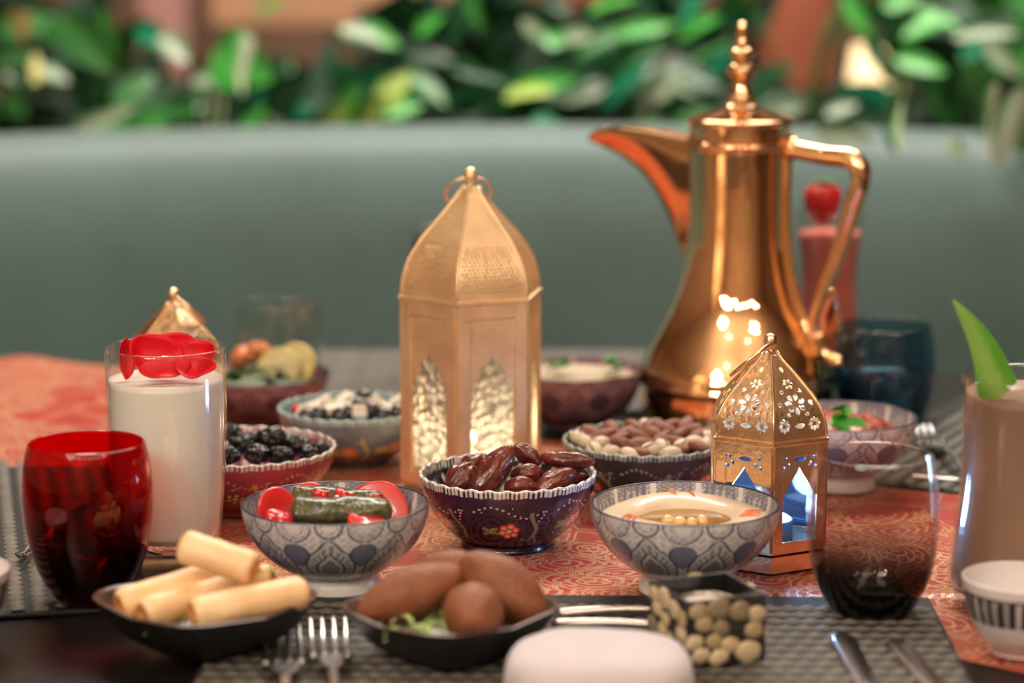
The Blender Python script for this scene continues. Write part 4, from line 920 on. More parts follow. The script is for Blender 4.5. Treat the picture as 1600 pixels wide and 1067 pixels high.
petal(270, 545, .010, .016, .010, (1.0, 0, 0), .005, 'red rose petal at the back of the milk', 6)
# pink drink
PKG = glass('drink_glass_clear', (.95, .96, .955), (.9, .92, .91), 0, .02, 1.0)
g, PP, oP = tumbler(1294, 600, [(54, 330), (52, 365), (47, 410), (45.5, 440), (50, 490), (50, 530), (40, 560), (24, 574), (20, 580), (34, 594), (36, 600)], 'curvy tall glass of pink drink behind the gold pot', PKG, 'hurricane_glass', base=.018)
fill(PP, oP, .018, at(1294, 362, PP.y).z-TABLE-.004, .002, .004, mat('pink_drink', (.80, .19, .16), .4, 0, .05, 20, sss=.2), 'pink_drink', 'pink strawberry drink in the glass behind the pot')
SBY = mat('strawberry_skin', (.72, .012, .015), .3, 0, .2, 60, bump=.8, bscale=400, coat=.4)
stw = thing('strawberry', 'red strawberry perched on the rim of the pink drink', 'strawberry', at(1285, 318, PP.y-.012))
ob('fruit', blob('fruit', (.0175, .0165, .021), .03, 2, 3, 2, lambda p, q: Vector((q.x*(1+.28*p.z), q.y*(1+.28*p.z), q.z))), SBY, stw)
V, f = leaf_mesh('l', .22, -.2); cal = pyd('calyx_leaf', V, f)
for k in range(7): o = ob('calyx_leaf', cal, HERB, stw, (0, 0, .0205), (0, .1, 2*PI*k/7)); o.scale = (.016,)*3
# smoothie
g, PS, oS = tumbler(1603, 944, [(106, 589), (103, 640), (101, 700), (103, 770), (112, 850), (117, 895), (110, 925), (85, 938), (70, 944)], 'tall glass of brown smoothie with a pineapple leaf at the right edge', glass('smoothie_glass_clear', (.95, .95, .94), (.88, .88, .86), 0, .02, 1.0), 'hurricane_glass', base=.012, zoff=.003)
fill(PS, oS, .012, at(1603, 612, PS.y).z-TABLE-.003, .002, .003, mat('brown_smoothie', (.34, .20, .135), .45, 0, .06, 20, sss=.1), 'smoothie', 'brown smoothie filling the tall glass at the right edge')
A, B = at(1566, 620, PS.y-.020), at(1492, 470, PS.y-.034); V, f = [], []
for i in range(14):
    t = i/13; hw_ = .19*(1-t)**.8+.004; bx = .10*math.sin(t*PI)
    for j in range(5): u = (j-2)/2; V.append((t, u*hw_+bx*.6, abs(u)*hw_*.5+.05*t*t))
f = [(i*5+j, (i+1)*5+j, (i+1)*5+j+1, i*5+j+1) for i in range(13) for j in range(4)]
me = pyd('pineapple_leaf', V, f); o = ob('pineapple_leaf', me, leaf_mat('pineapple_leaf', (.12, .42, .04), (.28, .50, .10)), None, A); o.rotation_mode = 'QUATERNION'
o.rotation_quaternion = (B-A).normalized().to_track_quat('X', 'Z') @ Matrix.Rotation(1.35, 4, 'X').to_quaternion(); l = (B-A).length; o.scale = (l,)*3
tag(o, 'pointed green pineapple leaf standing in the brown smoothie', 'leaf')
# far dark drink behind lantern
g, PX, oX = tumbler(672, 585, [(30, 352), (29, 420), (27, 500), (24, 585)], 'glass of dark red drink mostly hidden behind the tall lantern', PKG, 'highball_glass', base=.01)
fill(PX, oX, .01, at(672, 372, PX.y).z-TABLE-.004, .002, .004, mat('dark_red_drink', (.10, .012, .012), .2), 'red_drink', 'dark red drink in the glass behind the tall lantern')

# ================================================================ COFFEE CUPS
def paint_cup(T, s, zone):
    C = np.ones(T.shape+(3,))*np.array((.70, .66, .66)); v = s
    k = np.floor(T*60/(2*PI)).astype(int); hsh = (k*7919 % 13)
    b = (v > .52) & (v < .86) & (zone == 1); C[b] = np.array((.30, .28, .27)); C[b & (k % 2 == 0)] = (.015, .013, .013); C[b & (k % 2 == 1) & (hsh % 3 == 1)] = (.5, .46, .44)
    C[(v > .86) & (v < .89) & (zone == 1)] = (.10, .05, .03); return C
PV, prV = prof(1596, 1018, [(94, 903), (91, 925), (84, 952), (70, 985), (53, 1006), (47, 1012), (46, 1018)])
cupm = make_bowl(prV, .0018, paint_cup, 352, 60, 36)
tag(ob('coffee_cup', cupm, PAINT, None, (PV.x, PV.y, TABLE+.003)), 'small white cup with black striped band at the lower right', 'cup', 'coffee cups')
PW = base(-76, 1004, 950); tag(ob('coffee_cup', cupm, PAINT, None, (PW.x, PW.y, TABLE+.003)), 'small white cup cut off by the left edge', 'cup', 'coffee cups')

# ================================================================ GOLD POT
PP0, prP = prof(1155, 655, [(36*0+0.1, 33), (6, 36), (9, 42), (11, 60), (13, 67), (10, 72), (18, 78), (20, 84), (17, 91), (11, 95), (19, 101), (25, 110), (21, 119), (15, 126), (16, 138), (20, 149), (24, 154), (18, 158), (27, 163), (32, 169)])
PP0.z = 0
pot = thing('arabic_coffee_pot', 'tall polished gold Arabic coffee pot with beak spout and handle', 'coffee pot', (PP0.x, PP0.y, TABLE+.003))
def sub(y0pts, seg=96, n=None):
    _, pr = prof(1155, 655, y0pts); return spline(pr, n) if n else np.array(pr)
def pfin(a):
    pr = np.array(prof(1155, 655, a)[1]); return pr
ob('finial', lathe('finial', np.concatenate([spline(prP, 90), [[0, prP[-1][1]]]]), 40), GOLD, pot)
lid = ob('lid', lathe('lid', np.concatenate([pfin([(20, 166)]), spline(pfin([(27, 168), (50, 175), (80, 184)]), 14), pfin([(83.5, 186), (84, 189), (82, 192)]), spline(pfin([(81, 193), (80.5, 205), (81, 218)]), 10), pfin([(60, 220)])]), 96), GOLD, pot)
body = np.concatenate([pfin([(60, 219)]), pfin([(82, 219), (85, 222), (85, 226), (82.5, 229)]), spline(pfin([(81.5, 231), (80, 262), (79, 300), (79.5, 335), (82.5, 380), (90, 428), (101, 470), (117, 508), (138, 545), (151, 574), (152, 586)]), 70), pfin([(154, 589), (154.5, 593), (152, 597)]),
                       spline(pfin([(149, 599), (149, 625), (146, 645), (138, 655)]), 16), pfin([(0, 655)])])
ob('body', lathe('body', body, 128), GOLD, pot)
# local frame of the pot: handle towards +u
HA = math.radians(-33); u_ = Vector((math.cos(HA), math.sin(HA), 0))
def pl_(px, py):     # pixel -> pot-local point in the vertical plane through the axis and u_
    n = Vector((-u_.y, u_.x, 0)); d = ray(px, py); O = Vector((PP0.x, PP0.y, 0)); t = (O-CAM).dot(n)/d.dot(n); P = CAM+d*t
    return P-Vector((PP0.x, PP0.y, TABLE+.003))
bp = body[np.argsort(body[:, 1])]
def on_body(z, off=0.0):
    outer = [(r, zz) for r, zz in body[3:75]]; zs = [b for a, b in outer][::-1]; rs = [a for a, b in outer][::-1]
    return u_*(float(np.interp(z, zs, rs))+off)+Vector((0, 0, z))
zt = -.003+at(1155, 232, PP0.y).z-TABLE; zb = -.003+at(1155, 556, PP0.y).z-TABLE
ob('handle_rail', tube('handle_rail', [on_body(zt+.006+(zb-zt)*k/14, .001) for k in range(15)], [.0048]*13+[.0055, .006], 12, smooth_n=40), GOLD, pot)
hpts = [on_body(zt+.002, 0), on_body(zt+.001, .012), pl_(1290, 243), pl_(1325, 247), pl_(1342, 260), pl_(1344, 285), pl_(1330, 330), pl_(1308, 400), pl_(1288, 455), pl_(1274, 505), pl_(1278, 530), on_body(zb+.008, .004)]
ob('handle', tube('handle', hpts, [.0090, .0084, .0084, .0088, .0090, .0086, .0078, .0072, .0066, .0058, .0066, .0070], 16, smooth_n=90), GOLD, pot)
ob('handle_boss', blob('handle_boss', (.0085, .0085, .0085), 0, 1, 3), GOLD, pot, on_body(zt+.004, .003))
ob('handle_boss', blob('handle_boss', (.0075, .0075, .0075), 0, 1, 3), GOLD, pot, pl_(1278, 528))
ob('handle_boss', blob('handle_boss', (.006, .006, .006), 0, 1, 3), GOLD, pot, pl_(1308, 566))
V, f = leaf_mesh('l', .28, -.05, .15); lf = ob('leaf_ornament', pyd('leaf_ornament', V, f), GOLD, pot); q0, q1 = pl_(1283, 540), pl_(1303, 448)
lf.rotation_mode = 'QUATERNION'; lf.rotation_quaternion = (q1-q0).normalized().to_track_quat('X', 'Z') @ Matrix.Rotation(PI/2+.3, 4, 'X').to_quaternion(); lf.location = q0; lf.scale = ((q1-q0).length,)*3
sm = lf.modifiers.new('s', 'SOLIDIFY'); sm.thickness = .03
ob('handle_tail', tube('handle_tail', [pl_(1278, 530), pl_(1290, 552), pl_(1308, 566)], [.004, .0045, .005], 10, smooth_n=12), GOLD, pot)
# spout: open channel
top = spline([tuple(pl_(x, y)) for x, y in ((919, 214), (930, 205), (948, 200), (985, 199), (1030, 205), (1072, 212), (1100, 216))], 30)
bot = spline([tuple(pl_(x, y)) for x, y in ((920, 218), (945, 230), (975, 246), (1008, 274), (1034, 313), (1054, 358), (1068, 400), (1100, 420))], 30)
nn = Vector((-u_.y, u_.x, 0)); V = np.zeros((30, 17, 3))
for i in range(30):
    t = i/29; wv = .0008+.0165*t**.75
    for j in range(17):
        a = PI*j/16; c = math.cos(a); s = math.sin(a)**1.0
        P = Vector(top[i]).lerp(Vector(bot[i]), s)+nn*(wv*c*(1-.35*s)); V[i, j] = P
sp = ob('spout', grid_mesh('spout', V, False), GOLD, pot); sm = sp.modifiers.new('s', 'SOLIDIFY'); sm.thickness = .0014; sm.offset = 0

# ================================================================ LANTERNS
def cdt_panel(name, outline, holes, mapf, step, th=.0007):
    pts = []; edges = []
    def loop(L):
        b = len(pts)
        for q in L: pts.append(Vector(q))
        for i in range(len(L)): edges.append((b+i, b+(i+1) % len(L)))
    loop(outline)
    for h in holes: loop(h)
    def inside(p, poly):
        c = False; j = len(poly)-1
        for i in range(len(poly)):
            a, b = poly[i], poly[j]
            if (a[1] > p[1]) != (b[1] > p[1]) and p[0] < (b[0]-a[0])*(p[1]-a[1])/(b[1]-a[1])+a[0]: c = not c
            j = i
        return c
    xs = [q[0] for q in outline]; ys = [q[1] for q in outline]
    hb = [(min(q[0] for q in h), max(q[0] for q in h), min(q[1] for q in h), max(q[1] for q in h), h) for h in holes]
    y = min(ys)+step
    while y < max(ys):
        x = min(xs)+step
        while x < max(xs):
            if inside((x, y), outline): pts.append(Vector((x, y)))
            x += step
        y += step
    v, e, fc, *_ = delaunay_2d_cdt(pts, edges, [], 0, 1e-6)
    keep = []
    for t in fc:
        c = (sum(v[i][0] for i in t)/len(t), sum(v[i][1] for i in t)/len(t))
        if not inside(c, outline): continue
        if any(b[0] <= c[0] <= b[1] and b[2] <= c[1] <= b[3] and inside(c, b[4]) for b in hb): continue
        keep.append(t)
    me = pyd(name, [mapf(q[0], q[1]) for q in v], keep, False)
    bm = bmesh.new(); bm.from_mesh(me); bmesh.ops.delete(bm, geom=[q for q in bm.verts if not q.link_faces], context='VERTS')
    bmesh.ops.recalc_face_normals(bm, faces=bm.faces); bmesh.ops.solidify(bm, geom=bm.faces[:], thickness=th); bm.to_mesh(me); bm.free()
    return me
def petalhole(cx, cy, ang, l, w_, n=7):
    o = []
    for k in range(n): q = k/(n-1); o.append((q*l, w_*math.sin(PI*q)**.8*.5*(0.6+.8*q)))
    o = o+[(a, -b) for a, b in o[-2:0:-1]]
    return [(cx+a*math.cos(ang)-b*math.sin(ang), cy+a*math.sin(ang)+b*math.cos(ang)) for a, b in o]
def flower(cx, cy, r0, l, w_, n, a0=0.0): return [petalhole(cx+r0*math.cos(a0+2*PI*k/n), cy+r0*math.sin(a0+2*PI*k/n), a0+2*PI*k/n, l, w_) for k in range(n)]
def rnd_hole(cx, cy, r, n=6): return [(cx+r*math.cos(2*PI*k/n), cy+r*math.sin(2*PI*k/n)) for k in range(n)]
def arch(cx, y0, y1, hw, cusps=0, n=9):
    """pointed arch opening; spring line at 58 percent"""
    sp_ = y0+(y1-y0)*.58; o = [(cx-hw, y0), (cx+hw, y0), (cx+hw, sp_)]
    for k in range(1, n):
        q = k/n; x = hw*(1-q); y = sp_+(y1-sp_)*(math.sin(q*PI/2)*.72+.28*q**4)
        if cusps: x += hw*.07*math.sin(q*PI*cusps)
        o.append((cx+x, y))
    o.append((cx, y1)); return o+[(2*cx-x, y) for x, y in o[-2:1:-1]]
def arch2(cx, y0, y1, hw, n=7):
    h = y1-y0; R = [(hw, y0), (hw, y0+h*.70)]
    for k in range(1, n): a = k/n*PI*.5; R.append((hw*(.62+.38*math.cos(a*1.3)), y0+h*(.70+.11*math.sin(a))))
    for k in range(1, n): a = k/n*PI*.5; R.append((hw*(.16+.46*math.cos(a)), y0+h*(.81+.12*math.sin(a))))
    R += [(hw*.10, y0+h*.955)]
    return [(cx-x, y) for x, y in R[:1]]+[(cx+x, y) for x, y in R]+[(cx, y1)]+[(cx-x, y) for x, y in R[:0:-1]]
FANG = [PI/3*k+PI/6 for k in range(6)]
def lantern(name, label, P, rz, R, zb, zs, dome, fin, ringr, M, pane_m, panel_holes, pane_rect, dome_holes, group='brass lanterns', plinth_h=0.0, ring_ang=0.0, win_arch=None, ring_tilt=0.3):
    """zb..zs body; dome [(r factor of R, z)] from the eaves up; all parts under one Empty"""
    t = thing(name, label, 'lantern', (P.x, P.y, TABLE+.003), rz, group)
    def hexring(r, z): return [(r*math.cos(PI/3*k), r*math.sin(PI/3*k), z) for k in range(6)]
    def prism(n, rr):
        V = [p for r, z in rr for p in hexring(r, z)]; f = [(i*6+k, i*6+(k+1) % 6, (i+1)*6+(k+1) % 6, (i+1)*6+k) for i in range(len(rr)-1) for k in range(6)]
        f += [tuple(range(6))[::-1], tuple(len(V)-6+k for k in range(6))]; return pyd(n, V, f, False)
    if plinth_h: ob('plinth', prism('plinth', [(R*1.03, 0), (R*1.03, plinth_h-.0015), (R*.98, plinth_h-.001)]), M, t)
    ob('floor_plate', prism('floor_plate', [(R*1.0, plinth_h), (R*1.0, plinth_h+.002), (R*.96, plinth_h+.0025)]), M, t)
    ap = R*math.cos(PI/6); hs = R/2
    # body panels with cut-outs
    pm = cdt_panel('panel', [(-hs*.995, zb), (hs*.995, zb), (hs*.995, zs), (-hs*.995, zs)], panel_holes, lambda x, y: (ap, x, y), R*.22)
    gm = pyd('window_pane', [(ap-.0018, pane_rect[0], pane_rect[2]), (ap-.0018, pane_rect[1], pane_rect[2]), (ap-.0018, pane_rect[1], pane_rect[3]), (ap-.0018, pane_rect[0], pane_rect[3]),
                             (ap-.0034, pane_rect[0], pane_rect[2]), (ap-.0034, pane_rect[1], pane_rect[2]), (ap-.0034, pane_rect[1], pane_rect[3]), (ap-.0034, pane_rect[0], pane_rect[3])],
             [(0, 1, 2, 3), (7, 6, 5, 4), (0, 4, 5, 1), (1, 5, 6, 2), (2, 6, 7, 3), (3, 7, 4, 0)], False)
    bmf = bmesh.new()
    b_ = R*.085
    for c, s in (((ap+.0006, 0, zs-b_*1.3), (.0016, 2*hs*.90, b_*2.2)), ((ap+.0006, 0, zb+b_), (.0016, 2*hs*.90, b_*2))): box_bm(bmf, c, s, .0004)
    for sg in (-1, 1): box_bm(bmf, (ap+.0008, sg*(hs-b_*1.1), (zb+zs)/2), (.0018, b_*2.0, zs-zb-.0006), .0004)
    fm = from_bm('panel_frame', bmf)
    for k in range(6):
        a = FANG[k]; pn = ob('panel', pm, M, t, None, (0, 0, a)); ob('window_pane', gm, pane_m, t, None, (0, 0, a)); ob('panel_frame', fm, M, t, None, (0, 0, a))
    # eaves
    ev = [(R*1.0, zs-R*.14), (R*1.022, zs-R*.14), (R*1.022, zs-.0015), (R*1.05, zs), (R*1.05, zs+.0022), (R*1.0, zs+.003)]
    n_ = 8; V = [p for r, z in ev+[(R*.93, zs+.003), (R*.93, zs-R*.14)] for p in hexring(r, z)]
    ob('cornice', pyd('cornice', V, [(i*6+k, i*6+(k+1) % 6, ((i+1) % n_)*6+(k+1) % 6, ((i+1) % n_)*6+k) for i in range(n_) for k in range(6)], False), M, t)
    # dome
    D = spline([(r*R, z) for r, z in dome], 60); s = np.concatenate([[0], np.cumsum(np.hypot(*np.diff(D, axis=0).T))])
    fr = lambda q: float(np.interp(q, s, D[:, 0])); fz = lambda q: float(np.interp(q, s, D[:, 1]))
    n = 22; L = s[-1]; right = [(fr(L*i/n)*.5, L*i/n) for i in range(n+1)]; outl = right+[(-x, y) for x, y in right[::-1]]
    dm = cdt_panel('dome_panel', outl, dome_holes(fr, L), lambda x, y: (fr(y)*math.cos(PI/6), x, fz(y)), R*.12)
    rb = tube('rib', [(fr(L*i/24)+.0003, 0, fz(L*i/24)) for i in range(25)], R*.018, 8)
    for k in range(6): ob('dome_panel', dm, M, t, None, (0, 0, FANG[k])); ob('rib', rb, M, t, None, (0, 0, PI/3*k))
    zt_ = D[-1, 1]
    ob('finial', lathe('finial', spline([(D[-1, 0]*1.25, zt_-.002), (fin*.55, zt_+.001), (fin*.5, zt_+fin*.5), (fin*.95, zt_+fin*1.1), (fin, zt_+fin*1.6), (fin*.8, zt_+fin*2.3), (fin*.3, zt_+fin*2.65), (.0001, zt_+fin*2.7)], 30), 24), M, t)
    # ring handle through the finial neck
    cz = zt_+fin*1.2; rp = []
    for k in range(40):
        a = 2*PI*k/40; q = Vector((ringr*math.cos(a), 0, ringr*math.sin(a)-ringr)); q = Matrix.Rotation(ring_tilt, 3, 'X') @ q; q = Matrix.Rotation(ring_ang-rz, 3, 'Z') @ q; rp.append((q.x, q.y, q.z+cz))
    ob('ring_handle', tube('ring_handle', rp, ringr*.05+.0005, 8, True), M, t)
    return t
def embossed(name, col, strength, scale):
    m, t, p = nt(name); t.nodes.remove(p); L = t.links.new; out = t.nodes['Material Output']
    tc = node(t, 'ShaderNodeTexCoord'); v = node(t, 'ShaderNodeTexVoronoi', feature='SMOOTH_F1'); v.inputs['Scale'].default_value = scale; L(tc.outputs['Object'], v.inputs['Vector'])
    b = node(t, 'ShaderNodeBump'); b.inputs['Strength'].default_value = strength; b.inputs['Distance'].default_value = .004; L(v.outputs['Distance'], b.inputs['Height'])
    gl = node(t, 'ShaderNodeBsdfGlossy'); gl.inputs['Roughness'].default_value = .08; tr = node(t, 'ShaderNodeBsdfTranslucent'); tr.inputs[0].default_value = (*col, 1)
    tp = node(t, 'ShaderNodeBsdfTransparent'); tp.inputs[0].default_value = (*col, 1); m1 = node(t, 'ShaderNodeMixShader'); m2 = node(t, 'ShaderNodeMixShader'); fr = node(t, 'ShaderNodeFresnel')
    L(b.outputs[0], gl.inputs['Normal']); L(b.outputs[0], tr.inputs['Normal']); L(b.outputs[0], fr.inputs['Normal'])
    cr = node(t, 'ShaderNodeMapRange'); cr.inputs['From Min'].default_value = 0.1; cr.inputs['From Max'].default_value = .7; cr.inputs['To Min'].default_value = .35; cr.inputs['To Max'].default_value = .9; L(v.outputs['Distance'], cr.inputs['Value'])
    L(cr.outputs[0], m1.inputs[0]); L(tp.outputs[0], m1.inputs[1]); L(tr.outputs[0], m1.inputs[2]); L(fr.outputs[0], m2.inputs[0]); L(m1.outputs[0], m2.inputs[1]); L(gl.outputs[0], m2.inputs[2]); L(m2.outputs[0], out.inputs[0])
    return m
# tall lantern (measured in pixels at its own depth)
PL = base(736, 749, 500)
def zl(y): return at(736, y, PL.y).z-TABLE-.003
kL = mpp(at(736, 600, PL.y)); RL = 113*kL
hsL = RL/2; zbL, zsL = .004, zl(460)
zap = zl(538); zpb = zl(716)
def big_dome(fr, L):
    hs = []; st = .0034; row = 0; y = L*.06
    while y < L*.92:
        big = y < L*.42
        x = -fr(y)*.5+(.004 if row % 2 else .0058)
        while x < fr(y)*.5-.0035:
            hs.append(rnd_hole(x, y, .00112 if big else .0005, 6 if big else 5)); x += st
        y += st*.86; row += 1
    return hs
holesL = [arch2(0, zpb, zap, hsL*.60)]
yy = zap+.0; row = 0
while yy < zl(488):
    x = -hsL*.55+(row % 2)*.0016
    while x < hsL*.56:
        d = abs(x)/(hsL*.62)
        if yy > zap+.003 or abs(x) > hsL*.62*.35: hs_ok = (yy > zap-.0 + .001) ; holesL.append(rnd_hole(x, yy+.0025, .0007, 5))
        x += .0033
    yy += .0029; row += 1
PANE1 = embossed('warm_pressed_glass', (1.0, .93, .82), 1.0, 170)
# rotation: corner nearest the camera sits 10 degrees left of the line of sight
lant = lantern('tall_lantern', 'tall hexagonal brass lantern with pierced onion dome, lit inside', PL, -PI/2-math.radians(10), RL, zbL, zsL,
        [(1.0, zsL+.003), (.985, zl(436)), (.955, zl(420)), (.885, zl(399)), (.80, zl(384)), (.685, zl(366)), (.52, zl(346)), (.36, zl(326)), (.215, zl(307)), (.115, zl(291))], .0055, 36*kL, BRASS, PANE1, holesL, (-hsL*.7, hsL*.7, zbL+.003, zap+.004), big_dome, plinth_h=0.002, ring_ang=0.15, ring_tilt=.75)
def candle(P, z, r, h, col, name, label, light, lc, lz, flame=True):
    c = thing(name, label, 'candle', (P.x, P.y, TABLE+z))
    ob('wax', lathe('wax', [(0, 0), (r, 0), (r, h-.001), (r*.93, h), (r*.6, h-.0015), (0, h-.002)], 36), mat(name+'_wax', col, .4, sss=.3), c)
    if flame: ob('flame', lathe('flame', spline([(.0001, 0), (.003, .004), (.0036, .008), (.002, .014), (.0001, .020)], 16), 16), emit(name+'_flame', lc, 25), c, (0, 0, h))
    l = bulb(name+'_light', (P.x, P.y, TABLE+lz), light, lc, .012); return c
candle(PL+Vector((.0, 0, 0)), .0075, .022, .020, (.8, .7, .5), 'pillar_candle', 'lit pale candle inside the tall brass lantern', .34, (1.0, .84, .64), .034)

# small lanterns
PN = base(1201, 871, 700)
def zn(y): return at(1201, y, PN.y).z-TABLE-.003
kN = mpp(at(1201, 700, PN.y)); RN = 97*kN; hN = RN/2
def small_dome(fr, L):
    hs = []; w0 = fr(0)
    y1 = L*.14; y2 = L*.36; y3 = L*.60; y4 = L*.76
    for sg in (-1, 1): hs += flower(sg*w0*.285, y1, w0*.028, w0*.085, w0*.055, 8)
    hs += [petalhole(-w0*.10, y1-.0006, 0, w0*.20, w0*.085)]
    hs += flower(0, y2, w0*.055, w0*.14, w0*.085, 7, .3)
    for sg in (-1, 1): hs += [petalhole(sg*w0*.13, y1+L*.09, PI/2-sg*1.1, w0*.09, w0*.06), petalhole(sg*w0*.32, y2-L*.035, PI/2+sg*.35, w0*.12, w0*.07), petalhole(sg*w0*.20, y2+L*.125, PI/2+sg*.6, w0*.10, w0*.065)]
    hs += flower(0, y3, w0*.028, w0*.075, w0*.05, 6)
    hs += [petalhole(0, y4-.001, PI/2, w0*.12, w0*.06)]
    return hs
zsN = zn(677); zbN = zn(876); 
zbN = .0135
wN = [arch(0, zn(833), zn(714), hN*.68)]
for sg in (-1, 1): wN += [petalhole(sg*hN*.38, zn(713), PI/2-sg*.3, .0034, .0022), petalhole(sg*hN*.62, zn(718), PI/2+sg*.3, .0036, .0024), petalhole(sg*hN*.5, zn(703), PI/2-sg*.2, .0034, .0022), petalhole(sg*hN*.66, zn(701), PI/2+sg*.2, .0030, .0022)]
wN += [petalhole(-hN*.26, zn(701), 0, hN*.52, .0032)]
PANE2 = glass('blue_tinted_glass', (.62, .80, 1.0), (.62, .80, 1.0), 0, 1, .8)
PANE2b = embossed('blue_frosted_glass', (.45, .68, 1.0), .15, 60)
small = lantern('small_lantern', 'small hexagonal brass lantern with flower cut-outs and blue glow, behind the hummus', PN, -PI/2-math.radians(2), RN, zbN, zsN,
        [(1.0, zsN+.003), (1.0, zn(660)), (.95, zn(639)), (.83, zn(619)), (.62, zn(597)), (.40, zn(576)), (.23, zn(561)), (.12, zn(549))], .0050*.95, .0175, BRASS2, PANE2, wN, (-hN*.85, hN*.85, zbN+.003, zn(694)), small_dome, plinth_h=.0125, ring_ang=1.25, ring_tilt=.85)
# back wall panes are frosted blue: swap the three facing away
kk = 0
for ch in small.children:
    if ch.name.startswith('window_pane'):
        a = ch.rotation_euler.z + small.rotation_euler.z
        if math.sin(a) > .3:
            me = ch.data.copy(); me.materials.clear(); me.materials.append(PANE2b); ch.data = me
c = candle(PN, .0155, .0175, .016, (.5, .6, .8), 'tealight', 'white tealight glowing inside the small blue-lit lantern', .55, (.72, .85, 1.0), .046, False)
ob('glowing_top', lathe('glowing_top', [(.0165, .0158), (.014, .0175), (0, .018)], 30), emit('tealight_glow', (.85, .92, 1.0), 6), c)
# second small lantern behind the milk glass
P2l = base(272, 731, 500); s2 = copy_tree(small); s2.location = (P2l.x, P2l.y, TABLE+.003); s2.scale = (.93,)*3; s2.rotation_euler.z += .35
s2['label'] = 'small brass lantern mostly hidden behind the glass of milk'
for ch in s2.children:
    if ch.name.startswith('ring_handle'): ch.rotation_euler = (0, 0, PI+.36)

# ================================================================ PEBBLE VOTIVE
PVt = gp(1072, 1047, .006); al = math.radians(-22)
ex = Vector((math.cos(al), math.sin(al), 0)); 
# front corner at PVt, long visible face to the right
ang = math.radians(22); ux = Vector((math.cos(ang), math.sin(ang), 0)); uy = Vector((-ux.y, ux.x, 0)); side = .052; hh = .041
cv = PVt+ux*side/2+uy*side/2
vt = thing('votive_holder', 'square black candle holder covered with beige pebbles, front right', 'candle holder', (cv.x, cv.y, TABLE+.0060), ang)
BLK = mat('black_grout', (.012, .012, .012), .3, 0, .3, 80, coat=.3)
w_ = .0022; bm = bmesh.new()
for c, s in (((0, -side/2+w_/2, hh/2), (side, w_, hh)), ((0, side/2-w_/2, hh/2), (side, w_, hh)), ((-side/2+w_/2, 0, hh/2), (w_, side-2*w_, hh)), ((side/2-w_/2, 0, hh/2), (w_, side-2*w_, hh)), ((0, 0, .002), (side-2*w_, side-2*w_, .004))): box_bm(bm, c, s, .0004)
ob('box', from_bm('box', bm), BLK, vt)
PEB = [mat('beige_pebble_%s' % n, c, .22, 0, .2, 90, coat=.3) for n, c in (('a', (.40, .31, .18)), ('b', (.55, .44, .27)), ('c', (.26, .20, .12)), ('d', (.62, .50, .32)))]
rp = random.Random(21); spots = []
while len(spots) < 13:
    best = max(((rp.uniform(-side/2+.005, side/2-.005), rp.uniform(.005, hh-.005)) for _ in range(30)), key=lambda q: min([math.hypot(q[0]-s[0], q[1]-s[1]) for s in spots] or [1])); spots.append(best)
pebs = [blob('pebble', (1, .30, .9), .30, 1.5, 2, k) for k in range(4)]
for k, (x, z) in enumerate(spots):
    dmin = min(math.hypot(x-s[0], z-s[1]) for s in spots if s != (x, z)); r = dmin*.62
    for fa in range(4):
        o = ob('pebble', pebs[(k+fa) % 4], None, vt); o.data = pebs[(k+fa) % 4]
        o.location = Matrix.Rotation(fa*PI/2, 3, 'Z') @ Vector((x, -side/2, z)); o.rotation_euler = (0, 0, fa*PI/2); o.scale = (r*1.1, r*.8, r)
        if not o.data.materials: o.data.materials.append(PEB[(k+fa) % 4])
tl = thing('tealight', 'white tealight candle inside the pebble holder', 'candle', (cv.x, cv.y, TABLE+.0190))
ob('cup', lathe('cup', [(0, 0), (.0185, 0), (.0185, .020), (.0178, .020), (.0178, .001), (0, .001)], 30), STEEL, tl)
ob('wax', lathe('wax', [(0, .002), (.0176, .002), (.0176, .018), (.010, .0175), (0, .0172)], 30), mat('tealight_wax', (.80, .74, .68), .4, sss=.3), tl)

# ================================================================ CUTLERY
def fork_mesh_parts(t, L=.19, wd=.024):
    # head along +Y, tines forward, handle to -Y; thickness up
    n = 40; V = []; f = []
    def hwid(y):   # y from 0 (tine root) back to -L
        return float(np.interp(-y, [0, .012, .028, .045, .09, .15, L-.01, L], [wd/2, wd/2, wd*.32, .0035, .0032, .0055, .008, .0045]))
    def hz(y): return float(np.interp(-y, [0, .02, .045, .10, L], [.0030, .0035, .009, .010, .004]))
    for i in range(n):
        y = -L*i/(n-1); w2 = hwid(y); z = hz(y)
        for u, dz in ((-1, 0), (-.5, .0007), (0, .001), (.5, .0007), (1, 0), (.5, -.001), (0, -.0012), (-.5, -.001)): V.append((u*w2, y, z+dz+.0015))
    for i in range(n-1):
        for k in range(8): f.append((i*8+k, i*8+(k+1) % 8, (i+1)*8+(k+1) % 8, (i+1)*8+k))
    f.append(tuple(range(8))[::-1]); f.append(tuple((n-1)*8+k for k in range(8)))
    ob('handle', pyd('handle', V, f), STEEL, t)
    tp = tube('tine', [(0, -.004, .0040), (0, .015, .0022), (0, .034, .0040), (0, .054, .0120)], [.0020, .0020, .0018, .0010], 8, smooth_n=14); 
    for k in range(4): ob('tine', tp, STEEL, t, ((k-1.5)*wd*.29, 0, 0))
def place_cutlery(t, A, B):   # A: tip, B: towards the handle end
    d = (A-B); t.rotation_euler = (0, 0, math.atan2(d.y, d.x)-PI/2)
def fork(tip, towards, label, z=.0075, s=1.0):
    T_ = gp(*tip, z); Q = gp(*towards, z); d = (T_-Q).normalized(); t = thing('fork', label, 'fork', T_-d*.054*s, 0, 'cutlery'); t.location.z = TABLE+z; place_cutlery(t, T_, Q); t.scale = (s,)*3
    fork_mesh_parts(t); return t
fork((440, 1002), (444, 1067), 'steel fork at front left, tines pointing away, left one of the pair', s=1.0)
